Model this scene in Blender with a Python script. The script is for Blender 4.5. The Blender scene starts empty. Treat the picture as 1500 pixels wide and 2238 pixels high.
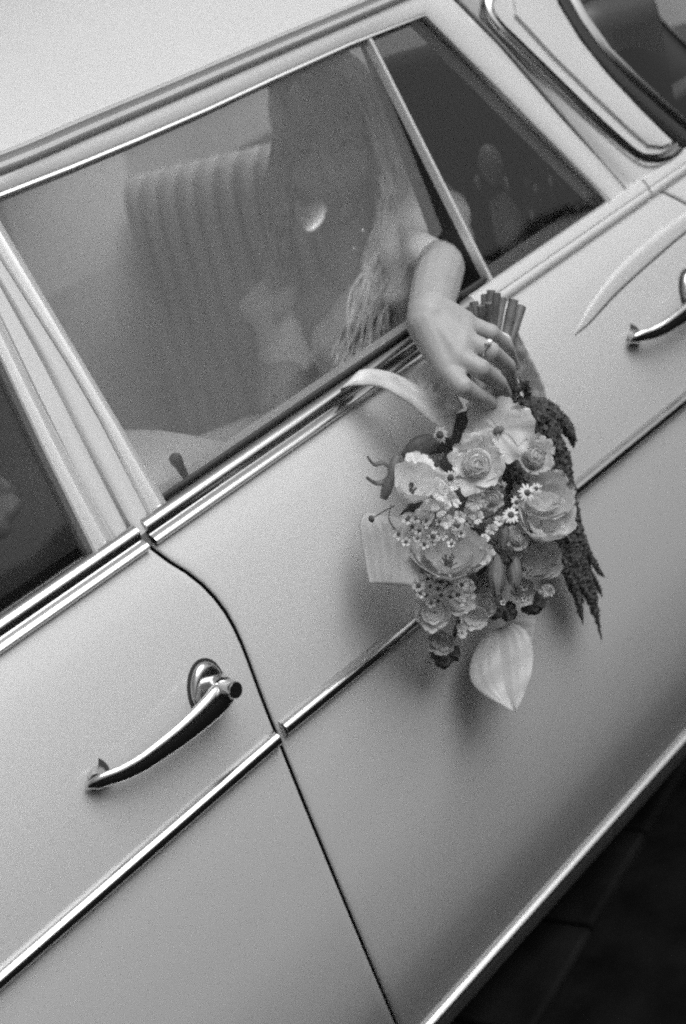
import bpy, bmesh, math, random
import numpy as np
from mathutils import Vector, Matrix, noise

random.seed(7)
SC = bpy.context.scene
COL = SC.collection
PI = math.pi

# ------------------------------------------------------------------ camera
F, W0, H0 = 3108.0, 1500.0, 2238.0          # focal length in photo pixels (50 mm on 24x36)
CAM = Vector((0.0, -1.2, 1.45))
_d1 = np.array([3700.0, -2809.0, F])
_r = math.radians(22)
_t = -(F*F)/(_d1[0]*math.sin(_r)+_d1[1]*math.cos(_r))
_d2 = np.array([_t*math.sin(_r), _t*math.cos(_r), F])
_d1 /= np.linalg.norm(_d1); _d2 /= np.linalg.norm(_d2)
_y = np.cross(_d2, _d1)
if _y[2] < 0: _y = -_y
_B = (_d1, _y, -_d2)
RIGHT = Vector([b[0] for b in _B]); DOWN = Vector([b[1] for b in _B]); FWD = Vector([b[2] for b in _B])
UP = -DOWN
cd = bpy.data.cameras.new('camera'); cam = bpy.data.objects.new('camera', cd); COL.objects.link(cam)
M = Matrix.Identity(4)
for i in range(3):
    M[i][0] = RIGHT[i]; M[i][1] = UP[i]; M[i][2] = -FWD[i]; M[i][3] = CAM[i]
cam.matrix_world = M
cd.sensor_fit = 'VERTICAL'; cd.sensor_height = 36; cd.sensor_width = 24; cd.lens = F*36/H0
cd.clip_start = 0.05; cd.clip_end = 500
cd.dof.use_dof = True; cd.dof.focus_distance = 1.53; cd.dof.aperture_fstop = 3.6
SC.camera = cam

# ------------------------------------------------------------------ light
wd = bpy.data.worlds.new('World'); SC.world = wd; wd.use_nodes = True
nt = wd.node_tree; nt.nodes.clear()
SUN_EL, SUN_AZ = math.radians(55), math.radians(-74)      # azimuth of the sun in the XY plane
sky = nt.nodes.new('ShaderNodeTexSky'); sky.sky_type = 'NISHITA'; sky.sun_disc = False
sky.sun_elevation = SUN_EL; sky.sun_rotation = math.radians(90) - SUN_AZ
sky.dust_density = 4.0; sky.air_density = 1.0
bw = nt.nodes.new('ShaderNodeRGBToBW'); bg = nt.nodes.new('ShaderNodeBackground'); ow = nt.nodes.new('ShaderNodeOutputWorld')
bg.inputs['Strength'].default_value = 0.105
nt.links.new(sky.outputs[0], bw.inputs[0]); nt.links.new(bw.outputs[0], bg.inputs[0]); nt.links.new(bg.outputs[0], ow.inputs[0])
sd = bpy.data.lights.new('sun', 'SUN'); sd.energy = 1.76; sd.angle = math.radians(44)
sun = bpy.data.objects.new('sun', sd); COL.objects.link(sun)
sdir = Vector((math.cos(SUN_EL)*math.cos(SUN_AZ), math.cos(SUN_EL)*math.sin(SUN_AZ), math.sin(SUN_EL)))
sun.rotation_euler = sdir.to_track_quat('Z', 'Y').to_euler(); sun.location = sdir*6
SC.view_settings.view_transform = 'Standard'; SC.view_settings.look = 'None'
SC.view_settings.exposure = 0.07; SC.view_settings.gamma = 1.0; SC.view_settings.use_curve_mapping = False
SC.render.engine = 'CYCLES'
SC.cycles.use_denoising = False
SC.cycles.use_adaptive_sampling = True; SC.cycles.adaptive_threshold = 0.045; SC.cycles.adaptive_min_samples = 16
SC.cycles.filter_width = 2.2 if hasattr(SC.cycles, 'filter_width') else 1.5
SC.cycles.caustics_reflective = False; SC.cycles.caustics_refractive = False; SC.cycles.sample_clamp_indirect = 1.5
SC.cycles.max_bounces = 12; SC.cycles.diffuse_bounces = 6; SC.cycles.transparent_max_bounces = 12

# ------------------------------------------------------------------ helpers
def ray(px, py):
    v = RIGHT*(px-W0/2) + DOWN*(py-H0/2) + FWD*F
    return v.normalized()
def at(px, py, Y):
    d = ray(px, py); return CAM + d*((Y-CAM.y)/d.y)
def on_x(px, py, X):
    d = ray(px, py); return CAM + d*((X-CAM.x)/d.x)
def on_z(px, py, Z):
    d = ray(px, py); return CAM + d*((Z-CAM.z)/d.z)
def mpp(p): return (p-CAM).dot(FWD)/F
KT, YB, ZB = 0.32, 0.050, 0.95                # slope of the side glass
NW = Vector((0, -1, KT)).normalized()         # outward normal of the side glass
def win(px, py, off=0.0):
    o = NW*off; d = ray(px, py)
    # plane: y - YB - KT (z - ZB) = 0 shifted by o
    n = Vector((0, 1, -KT)); c = Vector((0, YB, ZB)) + o
    return CAM + d*((c-CAM).dot(n)/d.dot(n))
def winp(x, z, off=0.0): return Vector((x, YB+KT*(z-ZB), z)) + NW*off
_PZ = [0.02, 0.08, 0.12, 0.16, 0.20, 0.26, 0.34, 0.44, 0.54, 0.62, 0.66, 0.70, 0.76, 0.82, 0.88, 0.92, 0.95, 0.98]
_PY = [0.200, 0.168, 0.146, 0.123, 0.101, 0.072, 0.044, 0.020, 0.0073, 0.0015, 0.0003, 0.0, 0.002, 0.009, 0.022, 0.036, 0.050, 0.066]
def sy(z):
    z = min(max(z, _PZ[0]), _PZ[-1])
    for i in range(len(_PZ)-1):
        if z <= _PZ[i+1]: break
    h = _PZ[i+1]-_PZ[i]; u = (z-_PZ[i])/h
    def m(k):
        k0, k1 = max(k-1, 0), min(k+1, len(_PZ)-1)
        return (_PY[k1]-_PY[k0])/(_PZ[k1]-_PZ[k0])
    return ((2*u**3-3*u*u+1)*_PY[i] + (u**3-2*u*u+u)*h*m(i) + (-2*u**3+3*u*u)*_PY[i+1] + (u**3-u*u)*h*m(i+1))
def side(px, py, off=0.0):
    y = 0.0
    for _ in range(25):
        p = at(px, py, y-off); y = 0.5*y + 0.5*sy(p.z)
    return p
def snorm(z):
    dz = 0.004; s = (sy(z+dz)-sy(z-dz))/(2*dz)
    return Vector((0, -1, s)).normalized()
def onside(x, z, off=0.0): return Vector((x, sy(z), z)) + snorm(z)*off
def lerp(a, b, t): return a + (b-a)*t
def interp(x, xs, ys):
    if x <= xs[0]: return ys[0]
    for i in range(len(xs)-1):
        if x <= xs[i+1]: return lerp(ys[i], ys[i+1], (x-xs[i])/(xs[i+1]-xs[i]))
    return ys[-1]
def spline(pts, n):
    pts = [Vector(p) for p in pts]; out = []
    P = [pts[0]*2-pts[1]] + pts + [pts[-1]*2-pts[-2]]
    segs = len(pts)-1
    for k in range(n+1):
        t = k/n*segs; i = min(int(t), segs-1); u = t-i
        a, b, c, d = P[i:i+4]
        out.append(0.5*((2*b)+(c-a)*u+(2*a-5*b+4*c-d)*u*u+(3*b-a-3*c+d)*u**3))
    return out

# ------------------------------------------------------------------ materials
MATS = {}
def mat(name, v, rough=0.5, metal=0.0, coat=0.0, bump=0.0, bscale=200.0, var=0.0, vscale=8.0, coat_r=0.08, spec=0.5, sheen=0.0, trans=0.0):
    if name in MATS: return MATS[name]
    m = bpy.data.materials.new(name); m.use_nodes = True
    n = m.node_tree.nodes; l = m.node_tree.links; b = n['Principled BSDF']
    b.inputs['Base Color'].default_value = (v, v, v, 1); b.inputs['Roughness'].default_value = rough
    b.inputs['Metallic'].default_value = metal; b.inputs['Coat Weight'].default_value = coat
    b.inputs['Coat Roughness'].default_value = coat_r; b.inputs['Specular IOR Level'].default_value = spec
    b.inputs['Sheen Weight'].default_value = sheen
    tc = n.new('ShaderNodeTexCoord')
    if var:
        t = n.new('ShaderNodeTexNoise'); t.inputs['Scale'].default_value = vscale; t.inputs['Detail'].default_value = 6
        r = n.new('ShaderNodeMapRange'); r.inputs['From Min'].default_value = 0.3; r.inputs['From Max'].default_value = 0.7
        r.inputs['To Min'].default_value = v*(1-var); r.inputs['To Max'].default_value = v*(1+var)
        l.new(tc.outputs['Object'], t.inputs['Vector']); l.new(t.outputs['Fac'], r.inputs['Value'])
        l.new(r.outputs[0], b.inputs['Base Color'])
    if bump:
        t = n.new('ShaderNodeTexNoise'); t.inputs['Scale'].default_value = bscale; t.inputs['Detail'].default_value = 4
        k = n.new('ShaderNodeBump'); k.inputs['Strength'].default_value = bump; k.inputs['Distance'].default_value = 0.002
        l.new(tc.outputs['Object'], t.inputs['Vector']); l.new(t.outputs['Fac'], k.inputs['Height']); l.new(k.outputs[0], b.inputs['Normal'])
    if trans:
        tl = n.new('ShaderNodeBsdfTranslucent'); tl.inputs['Color'].default_value = (v, v, v, 1)
        mx = n.new('ShaderNodeMixShader'); mx.inputs[0].default_value = trans
        l.new(b.outputs[0], mx.inputs[1]); l.new(tl.outputs[0], mx.inputs[2]); l.new(mx.outputs[0], n['Material Output'].inputs[0])
    MATS[name] = m; return m
def glass(name, tint, ior=1.5):
    m = bpy.data.materials.new(name); m.use_nodes = True
    n = m.node_tree.nodes; l = m.node_tree.links; n.remove(n['Principled BSDF'])
    tr = n.new('ShaderNodeBsdfTransparent'); tr.inputs[0].default_value = (tint, tint, tint, 1)
    gl = n.new('ShaderNodeBsdfGlossy'); gl.inputs['Roughness'].default_value = 0.02
    fr = n.new('ShaderNodeFresnel'); ge = n.new('ShaderNodeNewGeometry'); mi = n.new('ShaderNodeMix'); mi.inputs[2].default_value = ior; mi.inputs[3].default_value = 1/ior
    l.new(ge.outputs['Backfacing'], mi.inputs[0]); l.new(mi.outputs[0], fr.inputs[0])
    mx = n.new('ShaderNodeMixShader'); l.new(fr.outputs[0], mx.inputs[0]); l.new(tr.outputs[0], mx.inputs[1]); l.new(gl.outputs[0], mx.inputs[2])
    l.new(mx.outputs[0], n['Material Output'].inputs[0]); MATS[name] = m; return m
PAINT = mat('white_paint', 0.64, 0.42, coat=0.6, coat_r=0.10, bump=0.03, bscale=35, var=0.02, vscale=3)
CHROME = mat('chrome', 0.62, 0.18, metal=1.0, bump=0.04, bscale=60)
CHROME_W = mat('worn_chrome', 0.72, 0.2, metal=1.0, bump=0.05, bscale=90)
RUBBER = mat('black_rubber', 0.03, 0.55, bump=0.1)
GAP = mat('dark_recess', 0.012, 0.8)
LEATHER = mat('pale_leather', 0.50, 0.34, coat=0.5, coat_r=0.2, bump=0.15, bscale=160, var=0.05)
LINING = mat('pale_headliner', 0.86, 0.8, bump=0.1, bscale=300, var=0.04)
CARPET = mat('grey_carpet', 0.20, 0.9, bump=0.3, bscale=400)
SKIN = mat('skin', 0.42, 0.48, var=0.05, vscale=25, bump=0.12, bscale=260, spec=0.4)
HAIR = mat('fair_hair', 0.64, 0.38, var=0.30, vscale=40)
DRESS = mat('white_satin', 0.9, 0.45, var=0.03, sheen=0.3)
RIBBON = mat('sheer_ribbon', 0.86, 0.45, trans=0.12, bump=0.05, bscale=500)
STEM = mat('flower_stem', 0.17, 0.5, var=0.25, vscale=60)
CREAM = mat('cream_petal', 0.80, 0.55, var=0.10, vscale=60, trans=0.3)
BLUSH = mat('blush_petal', 0.58, 0.55, var=0.12, vscale=60, trans=0.3)
MIDP = mat('mid_petal', 0.18, 0.55, var=0.15, vscale=60, trans=0.25)
WHITEP = mat('white_petal', 0.85, 0.5, var=0.06, vscale=80, trans=0.25)
SPATHE = mat('spathe', 0.60, 0.35, var=0.10, vscale=30, trans=0.2)
DARKL = mat('dark_leaf', 0.085, 0.5, var=0.4, vscale=50)
AMAR = mat('dark_amaranth', 0.07, 0.8, var=0.6, vscale=300)
YOLK = mat('flower_centre', 0.11, 0.8, var=0.3, vscale=400, bump=0.6, bscale=900)
GOLD = mat('ring_metal', 0.75, 0.15, metal=1.0)
PEARL = mat('pearl', 0.85, 0.2, coat=0.6)
GLASS_Q = glass('tinted_glass', 0.72)
POST = mat('satin_trim', 0.85, 0.28, metal=0.4)
GLASS_F = glass('front_glass', 0.55)
GLASS_R = glass('rear_glass', 0.28)
ALU = mat('bright_trim', 0.78, 0.35, metal=1.0)

# ------------------------------------------------------------------ mesh building
def link(name, me, m=None, parent=None, label=None):
    o = bpy.data.objects.new(name, me); COL.objects.link(o)
    if m is not None:
        me.materials.clear(); me.materials.append(m)
    if parent is not None: o.parent = parent
    if label: o['label'] = label
    return o
def mk(name, verts, faces, m, parent=None, smooth=True, sharp=35, label=None):
    me = bpy.data.meshes.new(name); me.from_pydata([tuple(v) for v in verts], [], faces)
    bm = bmesh.new(); bm.from_mesh(me); bmesh.ops.remove_doubles(bm, verts=bm.verts, dist=1e-6)
    bmesh.ops.recalc_face_normals(bm, faces=bm.faces); bm.to_mesh(me); bm.free()
    if smooth:
        me.polygons.foreach_set('use_smooth', [True]*len(me.polygons))
        me.set_sharp_from_angle(angle=math.radians(sharp))
    me.update()
    return link(name, me, m, parent, label)
def grid(nu, nv, fn, cu=False):
    V = [fn(i, j) for j in range(nv) for i in range(nu)]; Fc = []
    for j in range(nv-1):
        for i in range(nu-1 if not cu else nu):
            a = j*nu+i; b = j*nu+(i+1) % nu
            Fc.append((a, b, b+nu, a+nu))
    return V, Fc
def merge(*parts):
    V, Fc = [], []
    for v, f in parts:
        k = len(V); V += list(v); Fc += [tuple(i+k for i in q) for q in f]
    return V, Fc
def tube(path, radii, n=10, flat=1.0, nrm=None, caps=True):
    """round or flattened tube along a path; nrm is the thin direction"""
    path = [Vector(p) for p in path]; V, Fc = [], []
    ref = Vector(nrm) if nrm is not None else Vector((0.13, -0.9, 0.4))
    for i, p in enumerate(path):
        t = (path[min(i+1, len(path)-1)]-path[max(i-1, 0)]).normalized()
        a = t.cross(ref)
        if a.length < 1e-5: a = t.orthogonal()
        a.normalize(); b = t.cross(a).normalized()
        r = radii[i] if isinstance(radii, (list, tuple)) else radii
        for k in range(n):
            th = 2*PI*k/n; V.append(p + a*(r*math.cos(th)) + b*(r*flat*math.sin(th)))
    for i in range(len(path)-1):
        for k in range(n):
            a0 = i*n+k; b0 = i*n+(k+1) % n; Fc.append((a0, b0, b0+n, a0+n))
    if caps:
        Fc.append(tuple(range(n-1, -1, -1))); Fc.append(tuple(range((len(path)-1)*n, len(path)*n)))
    return V, Fc
def sweep(path, nrm, prof, closed=False, caps=True):
    """profile [(sideways, outwards)] swept with mitred corners; nrm: vector or list"""
    path = [Vector(p) for p in path]; n = len(path); m = len(prof); V, Fc = [], []
    for i, p in enumerate(path):
        N = (nrm[i] if isinstance(nrm, list) else nrm)
        if closed: t0 = (p-path[i-1]).normalized(); t1 = (path[(i+1) % n]-p).normalized()
        else:
            t1 = (path[i+1]-p).normalized() if i < n-1 else (p-path[i-1]).normalized()
            t0 = (p-path[i-1]).normalized() if i > 0 else t1
        s0 = N.cross(t0).normalized(); s1 = N.cross(t1).normalized()
        s = (s0+s1).normalized(); s = s/max(0.3, s.dot(s0))
        for a, b in prof: V.append(p + s*a + N*b)
    for i in range(n if closed else n-1):
        for k in range(m):
            a0 = i*m+k; b0 = i*m+(k+1) % m; j = (i+1) % n
            Fc.append((a0, b0, j*m+(k+1) % m, j*m+k))
    if caps and not closed:
        Fc.append(tuple(range(m))); Fc.append(tuple(range((n-1)*m, n*m))[::-1])
    return V, Fc
def ellipsoid(c, ax, n=16, m=10, R=None):
    c = Vector(c); V, Fc = [], []
    for j in range(m+1):
        ph = PI*j/m
        for i in range(n):
            th = 2*PI*i/n
            v = Vector((ax[0]*math.sin(ph)*math.cos(th), ax[1]*math.sin(ph)*math.sin(th), ax[2]*math.cos(ph)))
            V.append(c + (R @ v if R is not None else v))
    for j in range(m):
        for i in range(n):
            a = j*n+i; b = j*n+(i+1) % n; Fc.append((a, b, b+n, a+n))
    return V, Fc
def capsule(p, q, r0, r1, n=14):
    p, q = Vector(p), Vector(q); return merge(tube([p, q], [r0, r1], n), ellipsoid(p, (r0,)*3, n, 8), ellipsoid(q, (r1,)*3, n, 8))
def box(c, s, R=None):
    c = Vector(c); V = []
    for x in (-.5, .5):
        for y in (-.5, .5):
            for z in (-.5, .5):
                v = Vector((x*s[0], y*s[1], z*s[2])); V.append(c+(R @ v if R is not None else v))
    return V, [(0, 1, 3, 2), (4, 6, 7, 5), (0, 4, 5, 1), (2, 3, 7, 6), (0, 2, 6, 4), (1, 5, 7, 3)]
def bevel(o, w, seg=3):
    bm = bmesh.new(); bm.from_mesh(o.data)
    bmesh.ops.bevel(bm, geom=list(bm.edges), offset=w, segments=seg, affect='EDGES', profile=0.6)
    bm.to_mesh(o.data); bm.free()
    o.data.polygons.foreach_set('use_smooth', [True]*len(o.data.polygons)); return o
def fuse(name, parts, voxel, smooth, m, parent=None, label=None):
    """one continuous skin round overlapping shapes"""
    V, Fc = merge(*parts); me = bpy.data.meshes.new(name+'_src'); me.from_pydata([tuple(v) for v in V], [], Fc)
    bm = bmesh.new(); bm.from_mesh(me); bmesh.ops.remove_doubles(bm, verts=bm.verts, dist=1e-6)
    bmesh.ops.dissolve_degenerate(bm, edges=bm.edges, dist=1e-7)
    bmesh.ops.recalc_face_normals(bm, faces=bm.faces); bm.to_mesh(me); bm.free()
    t = bpy.data.objects.new(name+'_src', me); COL.objects.link(t)
    r = t.modifiers.new('r', 'REMESH'); r.mode = 'VOXEL'; r.voxel_size = voxel
    if smooth:
        s = t.modifiers.new('s', 'SMOOTH'); s.iterations = smooth; s.factor = 0.5
    dg = bpy.context.evaluated_depsgraph_get(); dg.update()
    out = bpy.data.meshes.new_from_object(t.evaluated_get(dg))
    bpy.data.objects.remove(t); out.name = name
    out.polygons.foreach_set('use_smooth', [True]*len(out.polygons))
    return link(name, out, m, parent, label)
def empty(name, loc=(0, 0, 0), parent=None):
    o = bpy.data.objects.new(name, None); o.empty_display_size = 0.05; COL.objects.link(o); o.location = loc
    if parent is not None: o.parent = parent
    return o
def thing(name, label, cat, loc=(0, 0, 0), group=None):
    o = empty(name, loc); o['label'] = label; o['category'] = cat
    if group: o['group'] = group
    return o

# ------------------------------------------------------------------ ground
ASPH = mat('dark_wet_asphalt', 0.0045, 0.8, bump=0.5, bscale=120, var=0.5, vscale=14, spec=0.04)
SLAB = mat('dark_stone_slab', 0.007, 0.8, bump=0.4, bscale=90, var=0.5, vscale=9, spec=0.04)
GZ = -0.07
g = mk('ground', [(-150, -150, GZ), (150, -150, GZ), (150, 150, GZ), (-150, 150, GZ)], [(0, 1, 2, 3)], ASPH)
g['kind'] = 'structure'
# a row of low kerb stones running under the sill
kb = empty('kerb'); kb['kind'] = 'structure'
_ks = box((0.1115, 0.19, 0.0), (0.219, 0.38, 0.05)); stone_me = None
k0, k1 = on_z(1180, 2238, GZ), on_z(1480, 1720, GZ)
kang = math.atan2(k1.y-k0.y, k1.x-k0.x)
for k in range(-6, 14):
    if stone_me is None:
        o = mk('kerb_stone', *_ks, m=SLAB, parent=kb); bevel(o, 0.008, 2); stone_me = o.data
    else:
        o = link('kerb_stone', stone_me, None, kb)
    x0 = k*0.2235; o.rotation_euler = (0, 0, kang)
    o.location = (k0.x-0.03+x0*math.cos(kang), k0.y-0.006+x0*math.sin(kang), GZ-0.012+0.004*math.sin(k*7.3))

# ------------------------------------------------------------------ car: body sides
car = thing('vintage_car', 'white vintage saloon with chrome trim and tail fin, parked at the kerb', 'car', (0.9, 0.9, 0))
def cpart(name, V, Fc, m, parent=None, **k):
    o = mk(name, V, Fc, m, **k)
    pr = parent if parent is not None else car
    o.parent = pr; o.matrix_parent_inverse = Matrix.Translation(-wloc(pr)); return o
def wloc(o):
    v = Vector(o.location)
    while o.parent is not None:
        v = v + Vector(o.matrix_parent_inverse.translation); o = o.parent; v = v + Vector(o.location)
    return v
def cempty(name, loc, parent=None):
    pr = parent if parent is not None else car
    o = empty(name, loc); o.parent = pr; o.matrix_parent_inverse = Matrix.Translation(-wloc(pr)); return o

# the shut line between the two doors, from the photograph, as x(z)
_gpx = spline([Vector((a, b, 0)) for a, b in ((344, 1212), (385, 1233), (430, 1264), (470, 1303), (505, 1352), (535, 1416), (560, 1484), (584, 1548), (610, 1612), (660, 1737), (735, 1920), (800, 2076), (862, 2225), (925, 2376))], 90)
_gp = [side(p.x, p.y) for p in _gpx]
_gz = [p.z for p in _gp][::-1]; _gx = [p.x for p in _gp][::-1]
def smooth_interp(x, xs, ys):
    e = 0.012; return (interp(x-e, xs, ys)+2*interp(x, xs, ys)+interp(x+e, xs, ys))/4
def gapx(z): return smooth_interp(z, _gz, _gx)
_bz = [0.16, 0.30, 0.42, 0.52, 0.62, 0.70, 0.78, 0.85, 0.90, 0.93, 0.96]
_bx = [1.50, 1.50, 1.52, 1.58, 1.68, 1.74, 1.75, 1.735, 1.71, 1.685, 1.655]
def rearx(z): return interp(z, _bz, _bx)
ZT = 0.945
ZL = side(1216, 1926).z                     # bright strip along the bottom
ZD = ZL + 0.022                      # top and bottom of the door skins
def panel(name, xl, xr, z0, z1, nx, nz, parent=None, m=None):
    zs = [z0+0.0001, z0, z0+0.0015, z0+0.005] + [lerp(z0+0.012, z1-0.004, k/(nz-1)) for k in range(nz)] + [z1]
    zo = [-0.028, -0.005, -0.0012, 0.0] + [0.0]*nz + [0.0]
    cols = nx+8; cx = [0, 0, 0.0008, 0.003]; co = [-0.028, -0.003, -0.0009, 0.0]
    def fn(i, j):
        z = zs[j]; a, b = xl(z), xr(z)
        if i < 4: x = a+cx[i]; o = co[i]
        elif i >= cols-4: x = b-cx[cols-1-i]; o = co[cols-1-i]
        else: x = lerp(a+0.012, b-0.012, (i-4)/(nx-1)); o = 0.0
        return onside(x, z, min(o, zo[j]))
    V, Fc = grid(cols, len(zs), fn)
    o = cpart(name, V, Fc, m or PAINT, parent, sharp=60)
    o.data.materials.append(GAP)
    for q in o.data.polygons:
        c = q.center
        if abs((c.y-sy(c.z))) > 0.006: q.material_index = 1
    return o
GW = 0.0022
front_door = panel('front_door', lambda z: -0.55, lambda z: gapx(z)-GW, ZD, ZT, 40, 46)
rear_door = panel('rear_door', lambda z: gapx(z)+GW, lambda z: rearx(z)-GW, ZD, ZT, 50, 46)
rear_wing = panel('rear_wing', lambda z: rearx(z)+GW, lambda z: 3.05, ZD, ZT, 30, 46)
front_wing = panel('front_wing', lambda z: -1.75, lambda z: -0.555, ZD, ZT, 24, 30)
# dark inner structure behind the shut lines, doubling as the inner door skin
cpart('inner_side', *grid(2, 12, lambda i, j: onside(-1.7+i*4.7, lerp(ZL-0.004, 0.93, j/11), -0.034)), m=GAP)
# rocker: painted ledge, recess and bright lower strip
N0 = Vector((0, -1, 0))
def zline(z, off, x0=-1.7, x1=3.0): return [onside(x0, z, off), onside(x1, z, off)]
cpart('sill_panel', *grid(2, 6, lambda i, j: onside(-1.7+4.7*i, ZL+[0.0195, 0.0185, 0.015, 0.009, 0.007, 0.0065][j], [-0.02, -0.003, 0.001, 0.001, -0.002, -0.02][j])), m=PAINT, sharp=50)
cpart('sill_trim', *sweep(zline(ZL, 0.0), snorm(ZL), [(-0.0075, -0.02), (-0.0075, 0.003), (-0.004, 0.008), (0.003, 0.009), (0.0065, 0.006), (0.0065, -0.02)][::1]), m=CHROME_W, sharp=50)
cpart('underbody', *box((0.7, 0.92, ZL-0.012), (4.6, 1.5, 0.012)), m=GAP, smooth=False)

# belt: chrome moulding on the doors, painted ledge further back
def bline(px_pts): return [win(*p) for p in px_pts]
pB0, pB1 = win(362, 1100), win(1330, 440)
def belt_pt(x): 
    return Vector((x, YB+KT*(lerp(pB0.z, pB1.z, (x-pB0.x)/(pB1.x-pB0.x))-ZB), lerp(pB0.z, pB1.z, (x-pB0.x)/(pB1.x-pB0.x))))
NB = Vector((0, -1, 0.45)).normalized()
prof_belt = [(0.003, -0.020), (0.0025, 0.001), (0.0005, 0.004), (-0.0035, 0.0070), (-0.0080, 0.0088), (-0.0100, 0.0086), (-0.0112, 0.0066), (-0.0150, 0.0030), (-0.0175, 0.0022), (-0.0190, 0.0030), (-0.0230, 0.0058), (-0.0275, 0.0075), (-0.0295, 0.0070), (-0.0310, 0.0040), (-0.0315, -0.024)]
prof_ledge = [(0.003, -0.020), (0.001, 0.002), (-0.003, 0.0070), (-0.012, 0.0085), (-0.0165, 0.0080), (-0.0180, 0.0060), (-0.0195, 0.0062), (-0.021, 0.0070), (-0.026, 0.0064), (-0.030, 0.0035), (-0.0315, -0.002), (-0.0315, -0.024)]
def belt(name, x0, x1, prof, m, parent):
    o = cpart(name, *sweep([belt_pt(x0), belt_pt((x0+x1)/2), belt_pt(x1)], NB, prof), m=m, parent=parent, sharp=40); return o
xg = gapx(0.945)
belt('belt_moulding', -0.55, xg-0.006, prof_belt, CHROME, front_door)
belt('belt_moulding', xg+0.004, 1.245, prof_belt, CHROME, rear_door)
belt('belt_ledge', 1.2455, 1.64, prof_ledge, PAINT, rear_door)
belt('belt_ledge', 1.645, 3.0, prof_ledge, PAINT, rear_wing)

# side moulding: rounded chrome strip on each door
def mould(name, a, b, parent):
    prof = [(-0.0095, -0.004), (-0.0095, 0.004), (-0.0075, 0.0088), (-0.003, 0.0118), (0.0012, 0.0124), (0.0045, 0.0108), (0.0072, 0.0075), (0.0090, 0.0030), (0.0095, -0.004)]
    pts = []
    for k in range(9):
        t = k/8; p = a.lerp(b, t); pts.append(onside(p.x, p.z, 0))
    return cpart(name, *sweep(pts, N0, prof), m=CHROME, parent=parent, sharp=50)
mL0, mL1 = side(0, 2133), side(600, 1612)
mR0, mR1 = side(614, 1592), side(1500, 866)
mould('side_moulding', mL0+(mL0-mL1)*1.2, mL1, front_door)
mould('side_moulding', mR0, onside(mR0.x+1.02, mR0.z+(mR1.z-mR0.z)*1.02/(mR1.x-mR0.x)), rear_door)

# fin crease on the rear door
fu = [(1256, 730), (1290, 668), (1340, 600), (1410, 532), (1490, 472), (1580, 412), (1760, 305)]
fl = [(1256.5, 731), (1287, 706), (1346, 642), (1421, 573), (1500, 506), (1590, 440), (1775, 330)]
U = spline([side(*p) for p in fu], 40); L = spline([side(*p) for p in fl], 40)
def fin_pt(i, j):
    a, b = U[i], L[i]; w = min(1.0, i/14)
    t, o = [(-0.06, -0.004), (-0.04, 0.0004), (0.02, 0.0014), (0.10, 0.0026), (0.25, 0.0028), (0.5, 0.0022), (0.8, 0.0013), (0.97, 0.0006), (1.0, 0.0), (1.0, -0.004)][j]
    p = a.lerp(b, t); return onside(p.x, p.z, o*(0.12+0.88*w) if o > 0 else o)
cpart('fin_crease', *grid(41, 10, fin_pt), m=PAINT, parent=rear_door, sharp=60)
cpart('fin_shade_line', *grid(41, 4, lambda i, j: onside(L[i].x, L[i].z, 0) + Vector((0.3, 0, -0.95))*[-0.0004, -0.0002, 0.0022, 0.0024][j]*(0.5+0.5*min(1, i/14)) + snorm(L[i].z)*[-0.002, 0.0008, 0.0008, -0.002][j]), m=RUBBER, parent=rear_door, sharp=60)  # dark strip laid on to stand for the shade below the fin

# ------------------------------------------------------------------ car: window frames on the sloping plane
def ring(name, inner, outer, off, m, parent, depth=0.03, closed=False):
    n = len(inner); V, Fc = [], []
    for a, b in zip(inner, outer):
        c = (b-a); e = c.normalized()*min(0.004, c.length*0.2)
        V += [a - NW*depth, a + NW*(off-0.003), a + e + NW*off, b - e + NW*off, b + NW*(off-0.003), b - NW*depth]
    for i in range(n if closed else n-1):
        j = (i+1) % n
        for k in range(5): Fc.append((i*6+k, i*6+k+1, j*6+k+1, j*6+k))
    return cpart(name, V, Fc, m, parent, sharp=50)
def pl(*pts, n=1):
    out = []
    for k in range(len(pts)-1):
        a, b = win(*pts[k]), win(*pts[k+1])
        for i in range(n): out.append(a.lerp(b, i/n))
    return out+[win(*pts[-1])]
# rear door: pillar side, header, sloping rear side
WB, WTL, WTR, WBR = (362, 1100), (-30, 437), (925, 33), (1330, 440)         # glass opening corners
TOPM = [(150, 367), (300, 305), (450, 240), (600, 170), (760, 98)]            # slight crown of the header
SB, STL = (334, 1148), (-83, 440)                                            # outer edge of the pillar chrome
GB, GTL = (300, 1176), (-172, 330)                                           # shut line up the pillar
inn = [win(*p) for p in [SB, (218, 920), (148, 800), STL]] + [win(*p) for p in [WTL]+TOPM+[WTR, (1060, 168), (1195, 304), WBR]]
out = [win(*p) for p in [GB, (165, 922), (94, 782), (-150, 360)]] + [win(*p) for p in [(-130, 425), (150, 303), (300, 240), (450, 175), (600, 108), (760, 38), (948, -42), (1088, 100), (1228, 262), (1388, 436)]]
ring('window_frame', inn, out, 0.004, PAINT, rear_door)
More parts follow.
